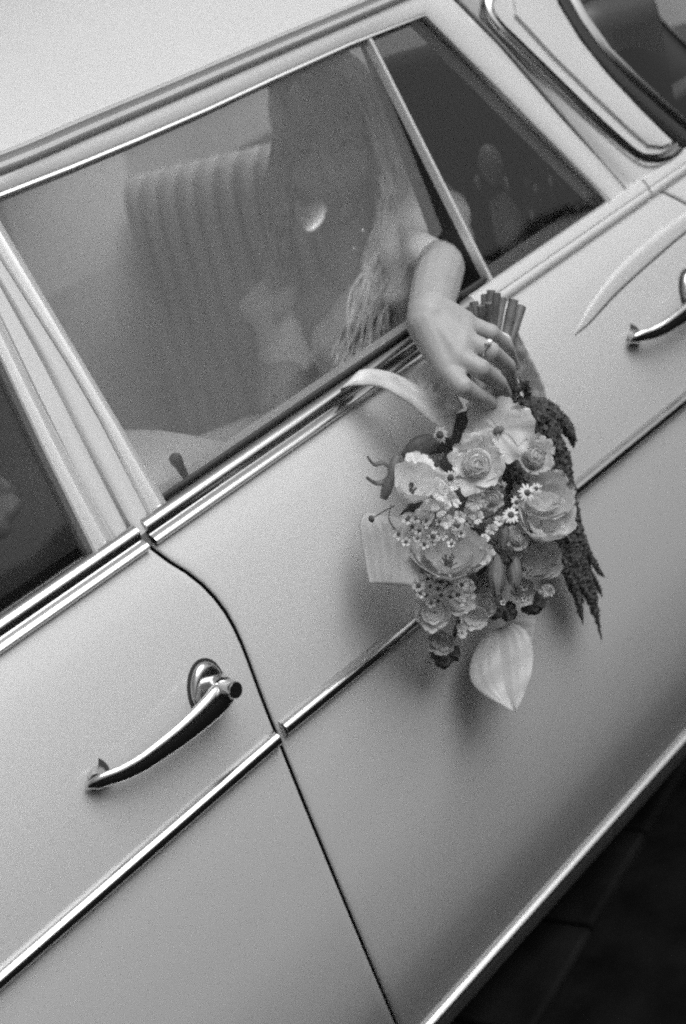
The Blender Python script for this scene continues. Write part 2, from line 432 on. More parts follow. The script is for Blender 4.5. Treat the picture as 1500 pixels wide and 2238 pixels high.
# bright channel strip down the pillar
prof = [(-0.0, -0.02), (0.0, 0.002)]
def strip(name, A, Bp, m, parent, shape):
    """ribbon between two pixel polylines on the glass plane; shape = [(t, height)]"""
    n = len(A); a = [win(*p) for p in A]; b = [win(*p) for p in Bp]
    V, Fc = grid(n, len(shape), lambda i, j: a[i].lerp(b[i], shape[j][0]) + NW*shape[j][1])
    return cpart(name, V, Fc, m, parent, sharp=30)
strip('pillar_trim', [SB, (218, 920), (148, 800), STL], [WB, (257, 923), (182, 796), WTL], POST, rear_door,
      [(0, -0.01), (0, 0.004), (0.08, 0.0062), (0.16, 0.005), (0.2, 0.002), (0.35, 0.0005), (0.6, -0.001), (0.8, 0.000), (0.86, 0.003), (0.93, 0.0045), (1.0, 0.003), (1.0, -0.025)])
# thin bright edging along the header and rear side
edge = [win(*p) for p in [WTL]+TOPM+[WTR, (1060, 168), (1195, 304), WBR]]
cpart('glass_trim', *sweep(edge, NW, [(0.0018, -0.01), (0.0012, 0.0045), (-0.0005, 0.0055), (-0.0028, 0.0056), (-0.0038, 0.0030), (-0.0038, -0.004)]), m=ALU, parent=rear_door, sharp=60)
# rubber sweep along the belt
cpart('window_sweep', *sweep([belt_pt(pB0.x), belt_pt(1.29)], NB, [(0.0035, -0.024), (0.0035, 0.000), (0.007, 0.003), (0.0105, 0.001), (0.0105, -0.024)]), m=RUBBER, parent=rear_door, sharp=60)
# vent divider: bright post with a deep dark channel behind
pt, pb = win(805, 88), win(1077, 628)
cpart('vent_post', *sweep([pt, pb], NW, [(a*.72, b) for a, b in [(-0.0042, -0.012), (-0.0042, 0.003), (-0.0025, 0.0052), (-0.0008, 0.0052), (0.0, 0.0038), (0.0008, 0.0052), (0.0028, 0.0052), (0.0042, 0.003), (0.0042, -0.012)]]), m=POST, parent=rear_door, sharp=35)
q0, q1 = pt, pb
Vc = []
for p, dd in ((q0, 0.004), (q1, 0.062)):
    for sx in (-0.0035, 0.0035): Vc += [p + Vector((sx, 0, 0)) - NW*0.008, p + Vector((sx, dd, 0)) - NW*0.010]
cpart('glass_channel', Vc, [(0, 1, 5, 4), (2, 6, 7, 3), (1, 3, 7, 5), (0, 4, 6, 2), (0, 2, 3, 1), (4, 5, 7, 6)], m=RUBBER, parent=rear_door, smooth=False)
# quarter glass pane, 4 mm thick
qp = [win(*p, -0.001) for p in ((812, 86), (922, 36), (1330, 442), (1082, 622))]
qv = qp + [p - NW*0.004 for p in qp]
cpart('quarter_glass', qv, [(0, 1, 2, 3), (7, 6, 5, 4), (0, 4, 5, 1), (1, 5, 6, 2), (2, 6, 7, 3), (3, 7, 4, 0)], m=GLASS_Q, parent=rear_door, smooth=False)
cpart('vent_edging', *sweep([win(1015, 664), win(1085, 616)], NW, [(-0.0022, -0.006), (-0.0022, 0.004), (0.0, 0.0055), (0.0022, 0.004), (0.0022, -0.006)]), m=CHROME, parent=rear_door)
HAZY = glass('haze_glass', 0.92)  # glass with the milky haze mixed in as pale diffuse
n_ = HAZY.node_tree.nodes; l_ = HAZY.node_tree.links
df = n_.new('ShaderNodeBsdfDiffuse'); df.inputs[0].default_value = (.85, .85, .85, 1)
tc_ = n_.new('ShaderNodeTexCoord'); nz = n_.new('ShaderNodeTexNoise'); nz.inputs['Scale'].default_value = 7; nz.inputs['Detail'].default_value = 8
mr = n_.new('ShaderNodeMapRange'); mr.inputs[1].default_value = .3; mr.inputs[2].default_value = .7; mr.inputs[3].default_value = .026; mr.inputs[4].default_value = .048
m2 = n_.new('ShaderNodeMixShader'); mo = n_['Material Output']; src = mo.inputs[0].links[0].from_socket
l_.new(tc_.outputs['Object'], nz.inputs['Vector']); l_.new(nz.outputs[0], mr.inputs[0]); l_.new(mr.outputs[0], m2.inputs[0]); l_.new(src, m2.inputs[1]); l_.new(df.outputs[0], m2.inputs[2]); l_.new(m2.outputs[0], mo.inputs[0])
dpx = [(358, 1098), (-26, 445)] + TOPM + [(802, 86), (858, 226), (900, 330), (935, 420), (968, 505), (935, 545), (893, 578), (868, 650), (800, 712), (745, 770), (738, 842)]
dg_ = [win(*p, -0.002) for p in dpx]; nd = len(dg_); dv = dg_ + [p - NW*0.004 for p in dg_]
cpart('door_glass', dv, [tuple(range(nd)), tuple(range(2*nd-1, nd-1, -1))] + [(i, i+nd, (i+1) % nd+nd, (i+1) % nd) for i in range(nd)], m=HAZY, parent=rear_door, smooth=False, label='door glass with a pale haze mixed in, cut back round the arm')  # pane added to carry the haze, left open round the arm
# front door: pillar side, header
FI = [(210, 1226), (96, 996), (0, 792), (-230, 330)]; FS = [(258, 1198), (164, 1032), (80, 868), (-165, 352)]
FG = [(291, 1180), (160, 926), (89, 786), (-182, 300)]
ring('window_frame', [win(*p) for p in FS], [win(*p) for p in FG], 0.004, PAINT, front_door)
strip('pillar_trim', FI, FS, POST, front_door,
      [(0, -0.02), (0, 0.004), (0.07, 0.0065), (0.16, 0.006), (0.2, 0.003), (0.4, 0.0005), (0.7, 0.0005), (0.82, 0.003), (0.9, 0.0055), (0.97, 0.0045), (1.0, 0.001), (1.0, -0.012)])
fa = winp(-0.45, 1.285); fb = winp(0.66, 1.285)
ring('header_frame', [fa, fb], [fa+Vector((0, 0.0095, 0.03)), fb+Vector((0, 0.0095, 0.03))], 0.004, PAINT, front_door)
ring('front_pillar', [winp(-0.47, 0.96), winp(-0.30, 1.30)], [winp(-0.56, 0.96), winp(-0.38, 1.32)], 0.004, PAINT, front_door)
cpart('window_sweep', *sweep([belt_pt(-0.5), win(212, 1224)], NB, [(0.0035, -0.024), (0.0035, 0.000), (0.007, 0.003), (0.0105, 0.001), (0.0105, -0.024)]), m=RUBBER, parent=front_door, sharp=60)
fp = [winp(-0.5, 0.965, -0.010), winp(0.655, 0.965, -0.010), winp(0.66, 1.30, -0.010), winp(-0.33, 1.30, -0.010)]
fv = fp + [p - NW*0.004 for p in fp]
cpart('door_glass', fv, [(0, 1, 2, 3), (7, 6, 5, 4), (0, 4, 5, 1), (1, 5, 6, 2), (2, 6, 7, 3), (3, 7, 4, 0)], m=GLASS_F, parent=front_door, smooth=False)
# dark pillar core behind the shut line
cpart('door_pillar', *sweep([win(296, 1180, -0.026), win(-180, 320, -0.026)], NW, [(-0.03, -0.03), (-0.03, 0), (0.03, 0), (0.03, -0.03)]), m=GAP, smooth=False)

# ------------------------------------------------------------------ car: gutter and roof
gm = [(-700, 585), (-350, 482), (0, 360), (187, 281), (375, 201), (560, 121), (750, 40), (870, -12), (1000, -70), (1130, -140)]
GP = spline([win(*p) for p in gm], 44)
gprof = [(0.012, -0.012), (0.012, 0.004), (0.0095, 0.010), (0.006, 0.0115), (0.003, 0.009), (0.0, 0.0075), (-0.003, 0.009), (-0.006, 0.0115), (-0.0095, 0.010), (-0.012, 0.004), (-0.012, -0.012)]
cpart('rain_gutter', *sweep(GP, NW, gprof), m=mat('gutter_paint', 0.46, 0.5, var=0.08), sharp=50)
def roof_pt(i, j):
    p = GP[min(i, len(GP)-1)]
    t = j/24.0; y0, z0 = p.y+0.0015, p.z+0.0122
    u = 1-(1-t)**1.0; yc = 0.9
    y = lerp(y0, yc+(yc-y0), u); w = abs(2*u-1)
    return Vector((p.x, y, z0 + 0.225*(1-w**2.3)))
Vr, Fr = grid(len(GP), 25, roof_pt)
roof = cpart('roof', Vr, Fr, PAINT, sharp=60)
cpart('headlining', *grid(len(GP), 25, lambda i, j: roof_pt(i, j)*1.0 + Vector((0, 0.02*(12-j)/12, -0.02))), m=LINING, sharp=60)
# rear part of the roof running down to the rear window
# ------------------------------------------------------------------ car: rear pillar, vent trim, rear window
inn = [win(*p) for p in [(955, -50), (1095, 96), (1234, 256), (1372, 422), (1400, 440)]]
ou_px = [(1190, -80), (1226, 10), (1300, 120), (1398, 232), (1520, 345)]
out = [win(*p) for p in ou_px]
V, Fc = grid(5, 9, lambda i, j: inn[i].lerp(out[i], j/8) + NW*([-0.02, 0.0, 0.003, 0.003, 0.003, 0.003, 0.003, 0.002, -0.01][j]))
rp = cpart('rear_pillar', V, Fc, PAINT, sharp=60)
low = [win(1400, 440), win(1440, 412), win(1520, 345)]
cpart('pillar_foot', *grid(3, 2, lambda i, j: (low[i] + NW*0.003) if j else belt_pt(low[i].x)+NB*0.004), m=PAINT, parent=rp)
cpart('door_seal', *sweep(spline([win(*p) for p in [(952, -46), (1092, 98), (1231, 259), (1366, 418), (1392, 436)]], 20), NW, [(-0.0016, -0.004), (-0.0016, 0.0046), (0.0016, 0.0046), (0.0016, -0.004)]), m=mat('grey_seal', 0.22, 0.6), parent=rear_door)
# chrome trim loop of the pillar vent
tl = [(1215, -60), (1120, -55), (1068, -14), (1064, 22), (1085, 58), (1130, 102), (1200, 170), (1275, 243), (1340, 303), (1392, 345), (1425, 352), (1452, 346), (1478, 326)]
TP = spline([win(*p, 0.002) for p in tl], 70)
cpart('vent_trim', *sweep(TP, NW, [(-0.0095, -0.004), (-0.0095, 0.003), (-0.0065, 0.0085), (-0.002, 0.0098), (0.001, 0.006), (0.0035, 0.005), (0.006, 0.008), (0.0085, 0.006), (0.0095, 0.0), (0.0095, -0.004)]), m=CHROME, parent=rp, sharp=40)
# inset panel inside the trim
ia = [(1110, -40), (1118, 40), (1200, 128), (1290, 215), (1370, 290), (1408, 322), (1440, 325)]
ib = [(1190, -60), (1215, 15), (1262, 92), (1320, 165), (1390, 240), (1440, 290), (1462, 314)]
strip('vent_panel', ia, ib, PAINT, rp, [(0, 0.001), (0.04, 0.0085), (0.15, 0.0095), (0.5, 0.0105), (0.9, 0.0095), (1.0, 0.006), (1.0, -0.004)])
# rear window: rubber, chrome, wrapped glass
rw0 = [(1178, -100), (1212, -10), (1240, 42), (1290, 116), (1350, 182), (1420, 248), (1480, 300), (1545, 352)]
rw1 = [(1200, -100), (1234, -10), (1262, 42), (1312, 116), (1374, 180), (1444, 244), (1505, 296), (1565, 340)]
rw2 = [(1226, -100), (1262, -10), (1290, 40), (1336, 104), (1394, 164), (1460, 226), (1520, 280), (1580, 330)]
strip('window_rubber', rw0, rw1, RUBBER, None, [(0, -0.006), (0.05, 0.004), (0.4, 0.006), (0.95, 0.004), (1, -0.002)])
strip('window_chrome', rw1, rw2, CHROME, None, [(0, -0.002), (0.1, 0.004), (0.35, 0.007), (0.6, 0.0075), (0.85, 0.004), (1, -0.004)])
ga = [win(*p) for p in rw2]
def rg(i, j):
    t = j/10; p = ga[i]
    return p + Vector((0.50*math.sin(t*1.05), 0.62*(1-math.cos(t*1.15))+0.006, 0.05*t)) 
cpart('rear_window', *grid(len(ga), 11, rg), m=GLASS_R)

# ------------------------------------------------------------------ car: door handles
def handle(name, dx, dz):
    root = cempty(name, (side(200, 1722).x+dx, 0.0, side(200, 1722).z+dz))
    D = Vector((dx, 0, dz))
    def hp(px, py, off): 
        p = side(px, py); n = snorm(p.z)
        q = at(px, py, p.y-off*1.0); return q + D
    path = [hp(196, 1722, 0.004), hp(206, 1716, 0.012), hp(232, 1703, 0.018), hp(268, 1690, 0.023), hp(310, 1668, 0.028), hp(350, 1640, 0.031), hp(390, 1610, 0.033), hp(428, 1578, 0.034), hp(458, 1550, 0.034), hp(482, 1525, 0.032), hp(500, 1512, 0.030)]
    P = spline(path, 36)
    rr = [interp(k/36, [0, .08, .25, .5, .75, .9, 1], [0.0045, 0.0068, 0.0080, 0.0108, 0.0145, 0.0168, 0.0130]) for k in range(37)]
    o = cpart('grip', *tube(P, rr, 16, flat=0.48, nrm=(0, -1, 0.02)), m=CHROME, parent=root, sharp=70)
    # standing posts
    a = hp(205, 1705, 0.0); b = hp(210, 1712, 0.016)
    cpart('front_post', *merge(tube([hp(217, 1690, -0.004), hp(214, 1693, 0.002)], [0.0125, 0.009], 20, flat=0.5), tube([hp(214, 1694, 0.0), hp(212, 1706, 0.014)], [0.010, 0.007], 16)), m=CHROME, parent=root, sharp=50)
    # oval mounting plate
    c = side(452, 1508) + D; n = snorm(c.z); up = Vector((0.38, 0, 0.92)); rt = up.cross(n).normalized(); up = n.cross(rt)
    V, Fc = [], []
    gk = [c + rt*(0.0240*math.cos(2*PI*k/28)) + up*(0.0340*math.sin(2*PI*k/28)) + n*h for h in (-0.003, 0.0016) for k in range(28)]
    cpart('gasket', gk + [c + n*0.0018], [(k, (k+1) % 28, 28+(k+1) % 28, 28+k) for k in range(28)] + [(28+k, 28+(k+1) % 28, 56) for k in range(28)], RUBBER, root)
    cpart('gasket', *tube([hp(221, 1683, -0.003), hp(220, 1684, 0.0012)], [0.0150, 0.0142], 20, flat=0.55), m=RUBBER, parent=root, sharp=40)
    rings = [(1.0, -0.002), (1.0, 0.003), (0.93, 0.0062), (0.8, 0.008), (0.5, 0.0092), (0.0, 0.0098)]
    for s, h in rings:
        for k in range(28):
            th = 2*PI*k/28; V.append(c + rt*(0.0215*s*math.cos(th)) + up*(0.031*s*math.sin(th)*(1.0 if math.sin(th) > 0 else 0.85)) + n*h)
    for i in range(len(rings)-1):
        for k in range(28): Fc.append((i*28+k, i*28+(k+1) % 28, (i+1)*28+(k+1) % 28, (i+1)*28+k))
    cpart('mounting_plate', V, Fc, CHROME, root, sharp=40)
    # neck and push button
    e0 = hp(478, 1496, 0.002); e1 = hp(492, 1506, 0.036)
    cpart('neck', *tube([e0, e0.lerp(e1, .5), e1], [0.0125, 0.0118, 0.0125], 20), m=CHROME, parent=root, sharp=50)
    bb = e1; ax = Vector((0.10, -1, 0.02)).normalized()
    cpart('push_button', *tube([bb-ax*0.006, bb+ax*0.012, bb+ax*0.0165, bb+ax*0.0175, bb+ax*0.0170, bb+ax*0.0145, bb+ax*0.0140], [0.0095, 0.0095, 0.0092, 0.0085, 0.0074, 0.0068, 0.003], 24), m=CHROME, parent=root, sharp=35)
    return root
handle('door_handle', 0, 0)
dh = side(1372, 752) - side(196, 1722)
handle('door_handle', dh.x, dh.z)

# ------------------------------------------------------------------ car: inside
cpart('floor_carpet', *box((0.6, 0.92, 0.30), (3.0, 1.5, 0.02)), m=CARPET, smooth=False)
seat = cempty('rear_seat', (1.5, 0.9, 0.3))
o = cpart('cushion', *box((1.36, 0.86, 0.46), (0.56, 1.36, 0.22)), m=LEATHER, parent=seat); bevel(o, 0.05, 4)
o = cpart('backrest', *box((1.80, 0.80, 0.78), (0.16, 1.22, 0.60), Matrix.Rotation(math.radians(9), 3, 'Y')), m=LEATHER, parent=seat); bevel(o, 0.03, 3)
pw = 0.064; pleat_me = None
for k in range(12):
    y = 0.645 + k*pw
    if pleat_me is None:
        sec = []
        hs = [0.0, 0.02, 0.06, 0.2, 0.35, 0.46, 0.52, 0.555, 0.575, 0.585]
        def pf(i, j):
            th = PI*i/10; h = hs[j]; tp = math.sqrt(max(0.0, 1-max(0, (h-0.49)/0.097)**2.2))
            return Vector((-0.024*math.sin(th)*(0.25+0.75*tp) - 0.03*tp, -pw*0.495*math.cos(th), h))
        o = cpart('pleat', *grid(11, len(hs), pf), m=LEATHER, parent=seat, sharp=80); pleat_me = o.data
        o0 = o
    else:
        o = o0.copy(); COL.objects.link(o)
    inv = Matrix.Translation(-wloc(seat)); o.parent = seat; o.matrix_parent_inverse = inv
    o.location = (1.645, y, 0.545); o.rotation_euler = (0, math.radians(9), 0)
o = cpart('side_bolster', *box((1.77, 0.36, 0.93), (0.20, 0.49, 0.56), Matrix.Rotation(math.radians(9), 3, 'Y')), m=mat('dark_trim', 0.05, 0.5), parent=seat); bevel(o, 0.05, 4)
fs = cempty('front_seat', (0.8, 0.5, 0.3))
def sb(i, j):
    x = [0.66, 0.665, 0.69, 0.73, 0.79, 0.86, 0.91, 0.935, 0.94, 0.94][i]; z = [0.35, 0.86, 0.945, 0.985, 1.0, 0.985, 0.95, 0.88, 0.7, 0.35][i]
    w = [0, 0.03, 0.5, 1.0, 1.0, 0.5, 0.03, 0][j]
    y = [0.14, 0.14, 0.16, 0.24, 0.70, 0.78, 0.80, 0.80][j]
    dz = [-0.2, -0.06, -0.012, 0, 0, -0.012, -0.06, -0.2][j]
    return Vector((x, y, z + (dz if z > 0.4 else 0)))
cpart('backrest', *grid(10, 8, sb), m=mat('grey_leather', 0.42, 0.4, coat=0.25, coat_r=0.25, bump=0.15, bscale=160), parent=fs, sharp=80)
o = cpart('cushion', *box((0.45, 0.86, 0.44), (0.54, 1.36, 0.22)), m=mat('dark_leather', 0.10, 0.4, coat=0.3), parent=fs); bevel(o, 0.05, 4)
def sb2(i, j): return sb(i, j) + Vector((0, 0.80, -0.02))
cpart('backrest', *grid(10, 8, sb2), m=MATS['dark_leather'], parent=fs, sharp=80)
cpart('parcel_shelf', *box((2.12, 0.9, 1.03), (0.55, 1.4, 0.02)), m=mat('dark_shelf', 0.06, 0.8), smooth=False)
# far side: door lining, pillars and header
cpart('far_side', *box((0.7, 1.70, 0.58), (4.2, 0.05, 0.74)), m=mat('door_lining', 0.42, 0.5, bump=.1, bscale=200), smooth=False)
fo = cempty('far_frame', (0.7, 1.66, 1.1))
for xx, w in ((-0.45, 0.07), (0.70, 0.09), (1.72, 0.34)):
    cpart('pillar', *box((xx, 1.63, 1.13), (w, 0.04, 0.44), Matrix.Rotation(math.radians(18), 3, 'X')), m=LINING, parent=fo, smooth=False)
cpart('header', *box((0.7, 1.585, 1.33), (2.6, 0.05, 0.07)), m=LINING, parent=fo, smooth=False)
# invented solids standing in for unidentified pale shapes and glints behind the quarter glass
gs = cempty('quarter_shapes', at(1090, 440, 0.42))
STR = mat('pale_shape', 0.6, 0.45, coat=.3)
cpart('pale_blob', *ellipsoid(on_x(1074, 360, 1.62), (0.018, 0.018, 0.032)), m=STR, parent=gs)
cpart('loop', *tube(spline([on_x(1088, 430, 1.62), on_x(1114, 490, 1.62), on_x(1130, 540, 1.61), on_x(1140, 600, 1.60)], 14), [0.014+0.014*math.sin(PI*k/14) for k in range(15)], 14), m=STR, parent=gs)
for p in ((1046, 400), (1109, 402)):
    cpart('glint_cap', *ellipsoid(on_x(*p, 1.58), (0.005, 0.005, 0.013)), m=ALU, parent=gs)
cpart('dark_shape', *merge(ellipsoid(on_x(1195, 405, 1.64), (0.02, 0.042, 0.045)), ellipsoid(on_x(1165, 465, 1.60), (.008, .012, .016)), ellipsoid(on_x(1190, 505, 1.58), (.006, .008, .014))), m=mat('dark_gloss', 0.03, 0.2, coat=.6), parent=gs)
for p, r in (((1188, 512), .006), ((1240, 470), .004), ((1265, 458), .004), ((1282, 446), .004), ((1165, 470), .006), ((1172, 412), .005), ((1205, 396), .005)):
    cpart('glint_bead', *ellipsoid(on_x(*p, 1.575), (r*.7, r*.7, r*1.5), 10, 8), m=ALU, parent=gs)
# lock pin on the door ledge
lk = cempty('lock_pin', at(412, 1060, 0.085))
l0, l1 = at(418, 1062, 0.085), at(378, 993, 0.085)
cpart('stem', *tube([l0.lerp(l1, t) for t in (0, .35, .65, .8, .93, 1.0)], [0.0045, 0.0042, 0.0056, 0.0076, 0.0072, 0.0030], 14), m=mat('black_bakelite', 0.02, 0.25, coat=0.5), parent=lk)
cpart('collar', *tube([l0-Vector((0, 0, .006)), l0+Vector((0, 0, .003))], [0.010, 0.008], 16), m=CHROME, parent=lk, sharp=40)
cpart('door_ledge', *sweep([belt_pt(0.70)+Vector((0, 0.05, -0.006)), belt_pt(1.62)+Vector((0, 0.05, -0.006))], Vector((0, 0, 1)), [(-0.035, -0.03), (-0.035, 0.0), (0.022, 0.0), (0.035, -0.012), (0.035, -0.03)]), m=LEATHER, parent=rear_door)
# wheels
for wx in (-1.05, 2.02):
    w = cempty('wheel', (wx, 0.22, 0.25))
    V, Fc = tube([Vector((wx, 0.13+0.02*k, 0.25)) for k in range(9)], [0.26, 0.30, 0.318, 0.322, 0.322, 0.322, 0.318, 0.30, 0.26], 40)
    cpart('tyre', V, Fc, RUBBER, w)
    cpart('hubcap', *tube([Vector((wx, y, 0.25)) for y in (0.135, 0.125, 0.115, 0.11)], [0.185, 0.18, 0.12, 0.02], 32), m=CHROME, parent=w)

# ------------------------------------------------------------------ added out of view: dark leafy screen to darken reflections and low skylight
ADDED_HEDGE = mat('added_hedge_leaf', 0.03, 0.8, var=0.5, vscale=12)
hd = thing('added_hedge', 'unseen dark leafy screen added to darken reflections and block low sky', 'added_hedge', (1.0, -9.0, GZ))
def hp_(i, j):
    x = -22+46*i/120; z = [0, 0.6, 1.3, 2.2, 3.0, 3.6, 3.9, 3.9][j]; y = [0, -.1, 0, -.05, -.1, -.3, -.8, -1.6][j]
    v = Vector((x, -9+y, GZ+z)); d = noise.noise(v*1.7)*0.22 + noise.noise(v*5)*0.1
    return v + Vector((0, d, d*0.6 if j else 0))
ho = mk('foliage', *grid(121, 8, hp_), m=ADDED_HEDGE); ho.parent = hd; ho.matrix_parent_inverse = Matrix.Translation((-1.0, 9.0, -GZ))
ho['kind'] = 'stuff'
# pale rendered wall added beyond the car as grey backdrop for the windows
wl = mk('added_wall', *box((1.5, 3.6, GZ+1.3), (16, 0.25, 2.6)), m=mat('added_wall_render', 0.32, 0.9, bump=0.4, bscale=30, var=0.12, vscale=2))
bevel(wl, 0.02, 2); wl['label'] = 'long pale rendered wall added behind the car to fill the far windows with grey'; wl['category'] = 'wall'

# ------------------------------------------------------------------ white cloth added to stand for the bright spot in the front window
shw = fuse('bright_cloth', [ellipsoid(at(-30, 1150, .13), (.026, .03, .022)), ellipsoid(at(8, 1112, .12), (.016, .026, .015)), ellipsoid(at(2, 1066, .125), (.008, .018, .016))], .0025, 2, DRESS)
for v in shw.data.vertices:
    v.co += v.normal*(noise.noise(v.co*28)*.006+math.sin(v.co.x*160+v.co.z*90)*.002)
shw['label'] = 'white cloth shape added as the bright spot in the front window'; shw['category'] = 'bright_cloth'
cpart('door_ledge', *sweep([belt_pt(-0.45)+Vector((0, 0.05, -0.012)), belt_pt(0.64)+Vector((0, 0.05, -0.012))], Vector((0, 0, 1)), [(-0.035, -0.03), (-0.035, 0.0), (0.022, 0.0), (0.035, -0.012), (0.035, -0.03)]), m=MATS['dark_trim'], parent=front_door)
# ------------------------------------------------------------------ the passenger
person = thing('person', 'person in a white dress leaning an arm out of the rear car window', 'person', (1.40, 0.45, 0.58))
def ppart(name, o):
    o.parent = person; o.matrix_parent_inverse = Matrix.Translation(-Vector(person.location)); return o
SL, EL, WR = at(928, 462, 0.32), at(972, 540, 0.195), at(936, 692, -0.066)
SR, ER, HR = at(622, 722, 0.58), at(612, 945, 0.50), at(455, 985, 0.42)
NBs = at(772, 592, 0.42)
HC = at(718, 298, 0.42)
ash = (SL-SR).normalized()
hip = Vector((1.46, 0.42, 0.62)); upb = (NBs-hip); upb = (upb-ash*upb.dot(ash)).normalized()
frt = upb.cross(ash); frt = frt if frt.x < 0 else -frt
RT = Matrix((ash, frt, upb)).transposed()
fc = Vector((-0.72, -0.62, -0.12)).normalized(); lat = fc.cross(Vector((0.12, -0.1, 1))).normalized(); hup = lat.cross(fc).normalized()
RH = Matrix((lat, fc, hup)).transposed()
def H(a, b, c): return HC + lat*a + fc*b + hup*c
parts = []
chest = NBs - upb*0.17
parts += [ellipsoid(chest, (0.150, 0.092, 0.17), R=RT), ellipsoid(NBs-upb*0.05, (0.145, 0.06, 0.055), R=RT), ellipsoid(chest-upb*0.17, (0.122, 0.085, 0.14), R=RT), ellipsoid(hip, (0.165, 0.13, 0.12), R=RT)]
for sgn in (-1, 1): parts.append(ellipsoid(chest+ash*0.065*sgn+frt*0.072-upb*0.015, (0.058, 0.05, 0.058), R=RT))
parts += [capsule(NBs-upb*0.03, HC-hup*0.06-fc*0.015, 0.050, 0.046)]
parts += [capsule(NBs-upb*0.035, SL, 0.045, 0.046), capsule(NBs-upb*0.035, SR, 0.045, 0.046)]
# head and face
parts += [ellipsoid(H(0, -0.012, 0.02), (0.072, 0.092, 0.092), R=RH), ellipsoid(H(0, 0.022, -0.035), (0.056, 0.062, 0.075), R=RH), ellipsoid(H(0, 0.056, -0.096), (0.026, 0.022, 0.020), R=RH)]
parts += [capsule(H(0, 0.080, 0.012), H(0, 0.098, -0.024), 0.008, 0.0105, 10), ellipsoid(H(0, 0.085, -0.064), (0.022, 0.012, 0.009), R=RH), ellipsoid(H(0, 0.082, -0.053), (0.020, 0.012, 0.006), R=RH)]
for sgn in (-1, 1):
    parts += [ellipsoid(H(0.031*sgn, 0.066, 0.006), (0.014, 0.010, 0.010), R=RH), ellipsoid(H(0.031*sgn, 0.074, 0.028), (0.020, 0.010, 0.006), R=RH), ellipsoid(H(0.073*sgn, -0.01, -0.012), (0.008, 0.016, 0.028), R=RH), ellipsoid(H(0.034*sgn, 0.046, -0.034), (0.026, 0.028, 0.030), R=RH)]
# arms
def arm(S, E, Wp, r): return [capsule(S, E, r[0], r[1]), capsule(E, E.lerp(Wp, .35), r[1], r[2]), capsule(E.lerp(Wp, .35), Wp, r[2], r[3])]
parts += [capsule(SL, EL, .042, .029), capsule(EL, at(962, 590, .10), .029, .0325), capsule(at(962, 590, .10), at(946, 650, -.005), .0325, .0285), capsule(at(946, 650, -.005), WR, .0285, .0245)] + arm(SR, ER, HR, (0.044, 0.036, 0.035, 0.025))
# outstretched hand round the stems
K = {5: at(1014, 706, -0.088), 4: at(1010, 742, -0.100), 3: at(1000, 780, -0.104), 2: at(978, 810, -0.098)}
for k, w in ((5, .6), (4, .2), (3, -.2), (2, -.6)):
    base = WR + (K[2]-K[5]).normalized()*0.016*-w
    parts.append(capsule(base, K[k], 0.0225, 0.0150))
parts += [capsule(K[5], K[4], 0.0135, 0.0150), capsule(K[4], K[3], 0.0150, 0.0150), capsule(K[3], K[2], 0.0150, 0.0140), capsule(WR.lerp(K[5], .25), K[5], .022, .0135)]
FING = {5: [(1072, 727, -.106), (1108, 758, -.094), (1124, 797, -.066)], 4: [(1072, 768, -.120), (1110, 800, -.106), (1120, 840, -.074)],
        3: [(1050, 806, -.126), (1090, 836, -.114), (1106, 864, -.084)], 2: [(1010, 844, -.121), (1046, 866, -.117), (1080, 883, -.100)]}
for k, js in FING.items():
    pts = [K[k]] + [at(*j) for j in js]
    rr = {5: (.0120, .0100, .0086, .0070), 4: (.0132, .0110, .0095, .0076), 3: (.0136, .0112, .0097, .0078), 2: (.0136, .0114, .0098, .0074)}[k]
    for i in range(3): parts.append(capsule(pts[i], pts[i+1], rr[i], rr[i+1], 12))
    parts.append(ellipsoid(pts[1], (rr[1]*1.08,)*3, 10, 8))
NAILS = []
for k, js in FING.items():
    p2, p3 = at(*js[1]), at(*js[2]); d_ = (p3-p2).normalized(); o_ = (CAM-p3).normalized(); o_ = (o_-d_*o_.dot(d_)).normalized()
    NAILS.append((p3+o_*0.0062-d_*0.001, Matrix((d_.cross(o_), o_, d_)).transposed()))
th = [WR.lerp(K[2], .3)+Vector((0, .012, -.006)), at(975, 790, -.060), at(1015, 815, -.040), at(1046, 822, -.032)]
for i, r in enumerate(((.016, .012), (.012, .0098), (.0098, .0075))): parts.append(capsule(th[i], th[i+1], *r, 12))
# resting hand
d = (HR-ER).normalized(); sd2 = d.cross(Vector((0, 0, 1))).normalized()
for k in range(4):
    b0 = HR + d*0.075 + sd2*(0.02*(k-1.5)); b1 = b0 + d*[0.042, 0.05, 0.046, 0.036][k] - Vector((0, 0, 0.012)); b2 = b1 + d*0.03 - Vector((0, 0, 0.022))
    parts += [capsule(HR+sd2*(0.012*(k-1.5)), b0, 0.016, 0.0105, 10), capsule(b0, b1, 0.0092, 0.008, 10), capsule(b1, b2, 0.008, 0.0062, 10)]
parts += [capsule(HR+d*.01-sd2*.015, HR+d*.05-sd2*.048, .013, .010, 10), capsule(HR+d*.05-sd2*.048, HR+d*.09-sd2*.055, .010, .007, 10)]
# legs under the skirt
for sgn, y in ((-1, 0.32), (1, 0.52)):
    kn = Vector((1.03, y, 0.66)); an = Vector((0.98, y, 0.37))
    parts += [capsule(Vector((1.44, y, 0.63)), kn, 0.075, 0.052), capsule(kn, an, 0.050, 0.032), capsule(an, an+Vector((-0.14, 0, -0.035)), 0.032, 0.022)]
body = ppart('body', fuse('body', parts, 0.0023, 6, SKIN))
for c_, R_ in NAILS: ppart('nail', mk('nail', *ellipsoid(c_, (0.0046, 0.0014, 0.0066), 10, 8, R_), m=mat('nail_polish', 0.55, 0.2, coat=.6)))
